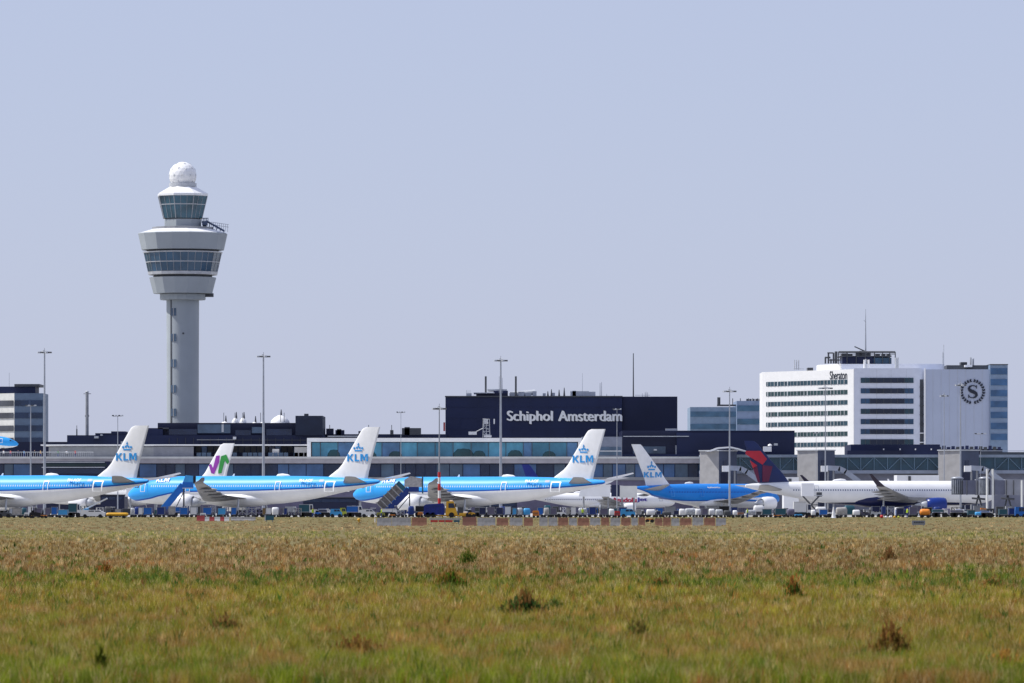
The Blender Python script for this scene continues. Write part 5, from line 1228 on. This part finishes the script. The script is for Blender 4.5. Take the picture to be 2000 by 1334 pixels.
FM=[M_dgrey,M_navy,M_purple,M_tarp,M_white,M_blue,M_teal,M_dblue,M_pale,M_black,M_light,M_grey]
CN={id(M_dgrey):'dark grey',id(M_navy):'navy',id(M_purple):'slate',id(M_tarp):'pale netted',id(M_white):'white',id(M_blue):'blue',id(M_teal):'teal',id(M_dblue):'deep blue',id(M_pale):'beige grey',id(M_black):'black',id(M_light):'silver',id(M_grey):'mid grey'}
ZN=((250,'under the first airliner'),(690,'under the second airliner'),(1200,'under the third airliner'),(1450,'under the widebody'),(2100,'under the white airliner'))
fr_=random.Random(5); xq=-6; rear=[]
while xq<2000:
    wq=fr_.choice((10,12,14,17,22)); 
    if fr_.random()<.86:
        kq=fr_.choice(('container','cargo','rack','container','tug','truck')); m=fr_.choice(FM)
        zn=[z for a,z in ZN if xq<a][0]; key=(CN[id(m)]+' '+KINDS[kq][1].replace('_',' '),zn)
        rear.append((key,eq(kq,xq,xq+wq+(8 if kq=='truck' else 0),fr_.uniform(987,996),fr_.uniform(1068,1082),m,'')))
    xq+=wq+2
cnt={}; tot={}
for key,t in rear: tot[key]=tot.get(key,0)+1
for key,t in rear:
    cnt[key]=cnt.get(key,0)+1
    t['label']=('dim %s in rear row %s'%key) if tot[key]==1 else 'dim %s, rear row %s, %s such from left'%(key[0],key[1],ORD_[cnt[key]-1])
    t['group']='rear row of ground equipment'
for k,(x,m,l) in enumerate(((1722,M_red,'red'),(1730,M_white,'left white'),(1738,M_white,'right white'),(1747,M_yel,'orange yellow'),(1755,M_lime,'lime yellow'),)):
    eq('ball',x-3.8,x+3.8,1007.5-(2 if k==0 else 0),985,m,l+' ball in the row of five small marker balls at right',group='row of small marker balls')
t=eq('tank',1796,1817,995,1000,M_or,'short fat orange tank trailer below the wing of white airliner')
# roof lamps / loads resting on things: boxes on the two teal trucks
for x0,x1,yt,Y,m,lb in ((1866,1886,994,1042,M_white,'white boxes lying on the purple grey truck'),(1915,1926,992,1012,M_or,'orange box on the bright blue truck')):
    b=MB(); z0=Z(yt+ (4 if Y>1020 else 7),Y); b.bb(X(x0,Y),X((x0+x1)/2-.3,Y),Y-.6,Y+.6,Z(yt+3.2,Y) ,Z(yt,Y)); b.bb(X((x0+x1)/2+.3,Y),X(x1,Y),Y-.5,Y+.5,Z(yt+3.2,Y),Z(yt+.8,Y)); o=b.build('stacked_box',m); tag(o,lb,'box')
# ------------------------------------------------------------ blue tank truck with yellow cab
def tanktruck():
    Y=1030; t=thing('tank_truck','blue box tanker truck with yellow cab at the foot of the striped mast','truck',(X(870,Y),Y,0),0,None,True)
    def bb(nm,m,x0,x1,yt,yb,y0,y1,par=None):
        b=MB(); b.bb(X(x0,Y),X(x1,Y),Y+y0,Y+y1,Z(yb,Y),Z(yt,Y)); return b.build(nm,m,par or t)
    bb('chassis',M_yel,842,929,1006,1008.5,-.9,.9)
    b=MB(); b.prism([(X(828,Y),Z(1005,Y)),(X(868,Y),Z(1005,Y)),(X(868,Y),Z(986,Y)),(X(865,Y),Z(983,Y)),(X(832,Y),Z(985,Y)),(X(828,Y),Z(988,Y))],Y-1.2,Y+1.2,'y'); bd=b.build('tank_body',mat('tanker_blue',(.006,.02,.22),.35,var=.3,scale=2),t)
    bb('trim',M_dblue,829,867,986.5,987.6,-1.25,-1.2,bd); 
    for x in (838,848,858): bb('panel_rib',M_dblue,x,x+.8,988,1004,-1.25,-1.2,bd)
    b=MB(); b.prism([(X(870,Y),Z(1006,Y)),(X(894,Y),Z(1006,Y)),(X(892,Y),Z(999,Y)),(X(888,Y),Z(985,Y)),(X(886,Y),Z(979,Y)),(X(872,Y),Z(979,Y))],Y-1.1,Y+1.1,'y'); cab=b.build('cab',M_yel,t)
    b=MB(); b.prism([(X(876,Y),Z(992,Y)),(X(888.5,Y),Z(992,Y)),(X(886,Y),Z(983,Y)),(X(876,Y),Z(983,Y))],Y-1.15,Y+1.15,'y'); b.build('window',G_dark,cab)
    bb('beacon',M_white,878,884,976.5,979,-.3,.3,cab); bb('mirror',M_black,889,891,984,990,-1.4,-1.2,cab)
    for x in (836,846,882,915):
        b=MB(); b.tube((X(x,Y),Y-1.2,.48),(X(x,Y),Y-.8,.48),.48,n=16); b.tube((X(x,Y),Y+.8,.48),(X(x,Y),Y+1.2,.48),.48,n=16); b.build('wheel',M_black,t)
    bb('front_platform',M_yel,897,926,1002,1005.8,-1,1); bb('pump',M_light,905,913,998,1002,-.5,.5)
tanktruck()
# ------------------------------------------------------------ passenger stairs
def stairs(Y,xb,yb,xt,yt,lb,m,covered=False,mr=None):
    t=thing('passenger_stairs',lb,'stairs',(X((xb+xt)/2,Y),Y,0))
    p0=Vector((X(xb,Y),Y,Z(yb,Y))); p1=Vector((X(xt,Y),Y,Z(yt,Y))); d=p1-p0; an=math.atan2(d.z,d.x); M=Matrix.Rotation(-an,3,'Y'); mid=(p0+p1)/2; ln=d.length
    up=Vector((-math.sin(an),0,math.cos(an)))
    for s in(-1,1):
        b=MB(); b.box(tuple(mid+Vector((0,s*1.0,0))+up*.0),(ln+.3,.1,1.15),M=M); b.build('side_panel',m,t)
        b=MB(); b.box(tuple(mid+Vector((0,s*1.04,0))+up*.62),(ln+.3,.08,.1),M=M); b.build('handrail',mr or M_white,t)
    n=18; b=MB()
    for k in range(n):
        u=(k+.5)/n; q=p0+d*u; b.box((q.x,q.y,q.z-.1),(ln*math.cos(an)/n+.04,1.9,.12))
    b.build('steps',M_light,t)
    # landing
    Lp=2.0; b=MB(); b.box((p1.x+Lp/2,Y,p1.z-.45),(Lp,2.3,.18)); b.build('landing',M_light,t)
    for s in(-1,1): b=MB(); b.box((p1.x+Lp/2,Y+s*1.1,p1.z+.15),(Lp,.08,1.15)); b.build('landing_panel',m,t)
    b=MB(); b.tube((p1.x+.2,Y-.9,.8),(p1.x+.2,Y-.9,p1.z-.5),.12,n=6); b.tube((p1.x+.2,Y+.9,.8),(p1.x+.2,Y+.9,p1.z-.5),.12,n=6); b.tube((p0.x+2,Y-.9,.9),(p1.x+.2,Y-.9,p1.z-1.2),.1,n=6); b.build('support',M_dgrey,t)
    b=MB(); b.box(((p0.x+p1.x)/2+.6,Y,.75),(ln*.85,1.6,.35)); b.build('truck_bed',m,t)
    wh=[(p0.x+1.2),(p1.x+.4)]
    for x in wh:
        b=MB(); b.tube((x,Y-1.0,.45),(x,Y-.7,.45),.45,n=14); b.tube((x,Y+.7,.45),(x,Y+1.0,.45),.45,n=14); b.build('wheel',M_black,t)
    if covered:
        cv=mat('cover_brown',(.15,.135,.125),.6,var=.4,scale=2)
        for k in range(6):
            u0=k/6;u1=(k+1)/6; q=p0+d*((u0+u1)/2)+up*1.55
            b=MB(); b.box(tuple(q),(ln/6-.12,2.1,2.1),M=M); b.build('cover_section',cv if k<5 else M_teal,t)
            b=MB(); q=p0+d*u0+up*1.6; b.box(tuple(q),(.2,2.25,2.35),M=M); b.build('cover_arch',M_pale,t)
        b=MB(); b.prism([(p1.x-.8,p1.z+.6),(p1.x+2.6,p1.z+.6),(p1.x+2.6,p1.z+2.3),(p1.x+.4,p1.z+2.7),(p1.x-.8,p1.z+2.0)],Y-1.2,Y+1.2,'y'); b.build('head_canopy',M_pale,t)
        b=MB(); b.box((p1.x+2.75,Y,p1.z+1.0),(.25,2.6,3.4)); b.build('door_seal',M_teal,t)
    else:
        b=MB(); b.prism([(p1.x,p1.z+.5),(p1.x+2.2,p1.z+.3),(p1.x+2.3,p1.z+1.9),(p1.x+.6,p1.z+2.1)],Y-1.1,Y+1.1,'y'); b.build('head_canopy',M_lblue,t)
        b=MB(); b.box((p1.x+2.35,Y-.9,p1.z+1.2),(.5,.6,1.4)); b.build('door_seal',M_black,t)
stairs(1108,320,994,357,949,'bright blue open passenger stairs against the nose of the second airliner',M_blue,False,M_lblue)
stairs(1110,754,1001,798,957,'covered brown passenger stairs with white arches against the nose of the third airliner',M_dblue,True,M_blue)
# ------------------------------------------------------------ lifted catering box at the rear door of the white airliner
def catering():
    Y=1165; t=thing('catering_lift','white catering box raised on dark scissor legs at the rear door of the white airliner','catering truck',(X(1580,Y),Y,0))
    b=MB(); b.bb(X(1565,Y),X(1589,Y),Y-1.3,Y+1.3,Z(969,Y),Z(944,Y)); b.build('box',M_white,t)
    b=MB(); b.bb(X(1590,Y),X(1607,Y),Y-1.0,Y+1.0,Z(968.5,Y),Z(967,Y)); b.build('bridge_plate',M_light,t)
    b=MB(); b.bb(X(1595,Y),X(1605,Y),Y-.9,Y+.9,Z(970,Y),Z(961.5,Y)); b.build('door_shade',M_dgrey,t)
    b=MB(); 
    for y in(-1,1):
        b.tube((X(1568,Y),Y+y,Z(1003,Y)),(X(1600,Y),Y+y,Z(969,Y)),.14,n=6); b.tube((X(1600,Y),Y+y,Z(1003,Y)),(X(1568,Y),Y+y,Z(969,Y)),.14,n=6)
        b.tube((X(1569,Y),Y+y,Z(986,Y)),(X(1600,Y),Y+y,Z(986,Y)),.1,n=6)
    b.build('scissor_lift',M_dgrey,t)
    b=MB(); b.bb(X(1562,Y),X(1610,Y),Y-1.1,Y+1.1,.6,1.0); b.build('chassis',M_dgrey,t)
    b=MB(); 
    for x in(1568,1602): b.tube((X(x,Y),Y-1.2,.48),(X(x,Y),Y+1.2,.48),.48,n=14)
    b.build('axle_wheels',M_black,t)
catering()
# ------------------------------------------------------------ barriers on the grass edge
def barrier(x0,x1,yt,yb,m,lb,Y=None,group='row of plastic barriers along the grass edge'):
    Y=Y or F*H/(yb+3-HOR); L=(x1-x0)*Y/F*.97; h=Z(yt,Y)
    t=thing('road_barrier',lb,'barrier',(X((x0+x1)/2,Y),Y,0),0,group,world=False)
    b=MB(); pr=[(-.22,0),(.22,0),(.20,.12),(.15,h*.45),(.11,h),(-.11,h),(-.15,h*.45),(-.20,.12)]
    b.prism(pr,-L/2,L/2,'x'); b.build('block',m,t)
    b=MB()
    for x in(-L*.3,L*.3): b.box((x,0,h+.03),(.18,.16,.07))
    b.build('filler_cap',M_dgrey,t)
PAT=[(736,765,0),(765,803,0),(804,834,1),(932,968,0),(970,993,1),(995,1021,0),(1023,1041,1),(1053,1070,0),(1071,1089,0),(1090,1110,1),(1111,1127,0),(1128,1151,1),(1152,1173,0),(1174,1190,1),(1192,1212,0),(1213,1232,1),(1233,1246,0),(1247,1260,1),(1279,1294,1),(1295,1310,1),(1311,1327,0),(1328,1351,1),(1352,1374,0),(1375,1397,1),(1398,1418,0)]
nr=nw=0
ORD=['first','second','third','fourth','fifth','sixth','seventh','eighth','ninth','tenth','eleventh','twelfth','thirteenth','fourteenth']
for x0,x1,r_ in PAT:
    if r_: lb='faded red plastic barrier, %s red one counted from the left'%ORD[nr]; nr+=1
    else: lb='dusty white plastic barrier, %s white one counted from the left'%ORD[nw]; nw+=1
    barrier(x0,x1,1010.5+rnd.random()*2,1024,M_rust if r_ else M_pale,lb)
barrier(903,931,1010,1024,mat('dull_rose_plastic',(.30,.14,.10),.7),'dull rose barrier just right of the low white board')
eq('gpu',1261,1277,1013,750,M_or,'bright orange yellow box cart among the barriers')
t=thing('low_board','low white and red board on the grass below the yellow truck','board',(X(869,690),690,0))
b=MB(); b.bb(X(838,690),X(900,690),689.95,690.1,.55,Z(1012,690)); b.build('white_panel',M_pale,t)
for a,c_,m in ((841,855,M_red),(857,868,M_red),(870,884,M_red),(886,898,M_teal)): b=MB(); b.bb(X(a,690),X(c_,690),689.9,690.1,.28,.52); b.build('lower_panel',m,t)
b=MB(); [b.tube((X(x,690),690.05,0),(X(x,690),690.05,1.0),.05,n=5) for x in(842,869,896)]; b.build('posts',M_grey,t)
# red-white barrier string at left
for k,(a,c_) in enumerate(((384,400),(400,409),(409,419),(419,430),(430,438),(438,448))):
    r_=k%2==0; barrier(a,c_,1009.5 if k else 1007,1015,mat('dull_red',(.42,.07,.07),.6) if r_ else M_cream,('bright red' if r_ else 'clean white')+' block, %s block of the short string at left'%ORD[k],group='short string of red and white blocks at left')
barrier(450,500,1009.5,1014,M_pale,'long low grey kerb block right of the short red and white string',group=None)
# taxiway signs in the grass
t=thing('taxiway_sign','small dark blue sign box in the grass below the second airliner','sign',(X(527,780),780,0))
b=MB(); b.bb(X(519,780),X(535,780),779.8,780.1,.25,Z(1007,780)); b.build('sign_box',M_teal,t); b=MB(); b.bb(X(517,780),X(519,780),779.7,780.15,.2,Z(1006.5,780)); b.build('side_frame',M_light,t)
b=MB(); [b.tube((X(x,780),780,0),(X(x,780),780,.3),.05,n=5) for x in(521,532)]; b.build('legs',M_grey,t)
Ys=640; t=thing('taxiway_sign','small pale sign with dark text lying low in the grass at right','sign',(X(1794,Ys),Ys,0))
b=MB(); b.bb(X(1781,Ys),X(1807,Ys),Ys-.05,Ys+.1,.12,.62); b.build('sign_panel',M_grey,t)
b=MB(); [b.bb(X(1785+3.3*k,Ys),X(1787.4+3.3*k,Ys),Ys-.09,Ys-.05,.34,.50) for k in range(6)]; b.build('dark_marks',M_dgrey,t)
b=MB(); [b.tube((X(x,Ys),Ys+.03,0),(X(x,Ys),Ys+.03,.2),.04,n=5) for x in(1784,1804)]; b.build('legs',M_grey,t)
t=thing('marker_post','thin white marker post left of the first white barrier','post',(X(732.5,760),760,0)); b=MB(); b.tube((X(732.5,760),760,0),(X(732.5,760),760,Z(1009,760)),.07,n=6); b.build('pole',M_white,t); b=MB(); b.tube((X(732.5,760),760,Z(1012,760)),(X(732.5,760),760,Z(1010.5,760)),.08,n=6); b.build('reflector',M_yel,t)
t=thing('edge_light','small pale orange edge light in the grass left of the barriers','light',(X(701,740),740,0)); b=MB(); b.lathe([(.12,0),(.1,.3),(.22,.35),(.2,.55),(.05,.62)],(X(701,740),740,0),10); b.build('lamp_body',M_yel,t); b=MB(); b.lathe([(.25,0),(.25,.06)],(X(701,740),740,0),10); b.build('base_plate',M_dgrey,t)
# ------------------------------------------------------------ people on the terrace and the apron
def person_mesh():
    import bmesh
    me=bpy.data.meshes.new('person')
    J=[((0,0,.95),.15),((0,0,1.15),.14),((0,0,1.40),.17),((0,0,1.53),.065),((0,-.01,1.64),.10),((0,0,1.74),.085),
       ((.10,0,.88),.10),((.12,-.01,.48),.065),((.13,0,.08),.05),((.13,-.14,.03),.04),((-.10,0,.88),.10),((-.12,-.01,.48),.065),((-.13,.03,.08),.05),((-.13,-.11,.03),.04),
       ((.19,0,1.42),.06),((.25,0,1.15),.045),((.24,-.08,.90),.035),((.24,-.10,.80),.035),((-.19,0,1.42),.06),((-.25,0,1.15),.045),((-.24,-.06,.90),.035),((-.24,-.08,.80),.035)]
    Ed=[(0,1),(1,2),(2,3),(3,4),(4,5),(0,6),(6,7),(7,8),(8,9),(0,10),(10,11),(11,12),(12,13),(2,14),(14,15),(15,16),(16,17),(2,18),(18,19),(19,20),(20,21)]
    me.from_pydata([j for j,_ in J],Ed,[]); o=bpy.data.objects.new('tmp',me); COL.objects.link(o)
    md=o.modifiers.new('s','SKIN'); 
    for v,(_,r_) in zip(me.skin_vertices[0].data,J): v.radius=(r_,r_*.8)
    me.skin_vertices[0].data[0].use_root=True
    o.modifiers.new('u','SUBSURF').levels=1
    bpy.context.view_layer.update(); m2=bpy.data.meshes.new_from_object(o.evaluated_get(bpy.context.evaluated_depsgraph_get())); bpy.data.objects.remove(o); return m2
PM=person_mesh()
def person(x,Y,z,shirt,legs,lb,rz=0,group=None):
    me=PM.copy(); me.materials.clear()
    for m in (shirt,legs,mat('skin',(.55,.33,.24),.6),mat('hair',(.05,.03,.02),.8)): me.materials.append(m)
    for p in me.polygons:
        c=p.center; p.material_index= 1 if c.z<.93 and abs(c.x)<.2 else (3 if c.z>1.68 or (c.z>1.6 and c.y>.02) else (2 if c.z>1.5 or (c.z<.87) else 0)); p.use_smooth=True
    o=bpy.data.objects.new('person',me); COL.objects.link(o); o.location=(x,Y,z); o.rotation_euler=(0,0,rz); return tag(o,lb,'person',group)
zt=Z(892,YP)
SH=[('white',M_white),('red',M_red),('dark blue',M_dblue),('pale blue',M_lblue),('black',M_black),('yellow',M_yel),('grey',M_grey),('green',M_grn)]
PL=['nearest the left edge','a little right of the left edge','left of the shorter pale mast','right beside the shorter pale mast','between the two masts','left of the tallest mast','just right of the tallest mast','right of the tallest mast by the annex','right of the annex left end','near the grey parapet']
for k,x in enumerate((6,19,33,46,66,77,97,112,128,146)):
    c_,m=SH[k%8]; person(X(x,YP),YP+1.5+(k%3),zt,m,M_dblue if k%2 else M_black,'visitor in %s top on the roof terrace, %s'%(c_,PL[k]),rnd.random()*6,'visitors at the terrace railing')
HV=mat('hi_vis_yellow',(.45,.62,.03),.6)
for x,Y,lb in ((611,1010,'apron worker in yellow vest below the rear of the second airliner'),(745,1000,'apron worker in yellow vest at the foot of the covered stairs'),(1138,1000,'apron worker in yellow vest before the netted load'),(1772,1000,'apron worker in yellow vest right of the marker balls'),(1460,1000,'apron worker in yellow vest right of the olive cart')):
    person(X(x,Y),Y,0.03,HV,M_dblue,lb,rnd.random()*6,'apron workers in yellow vests')
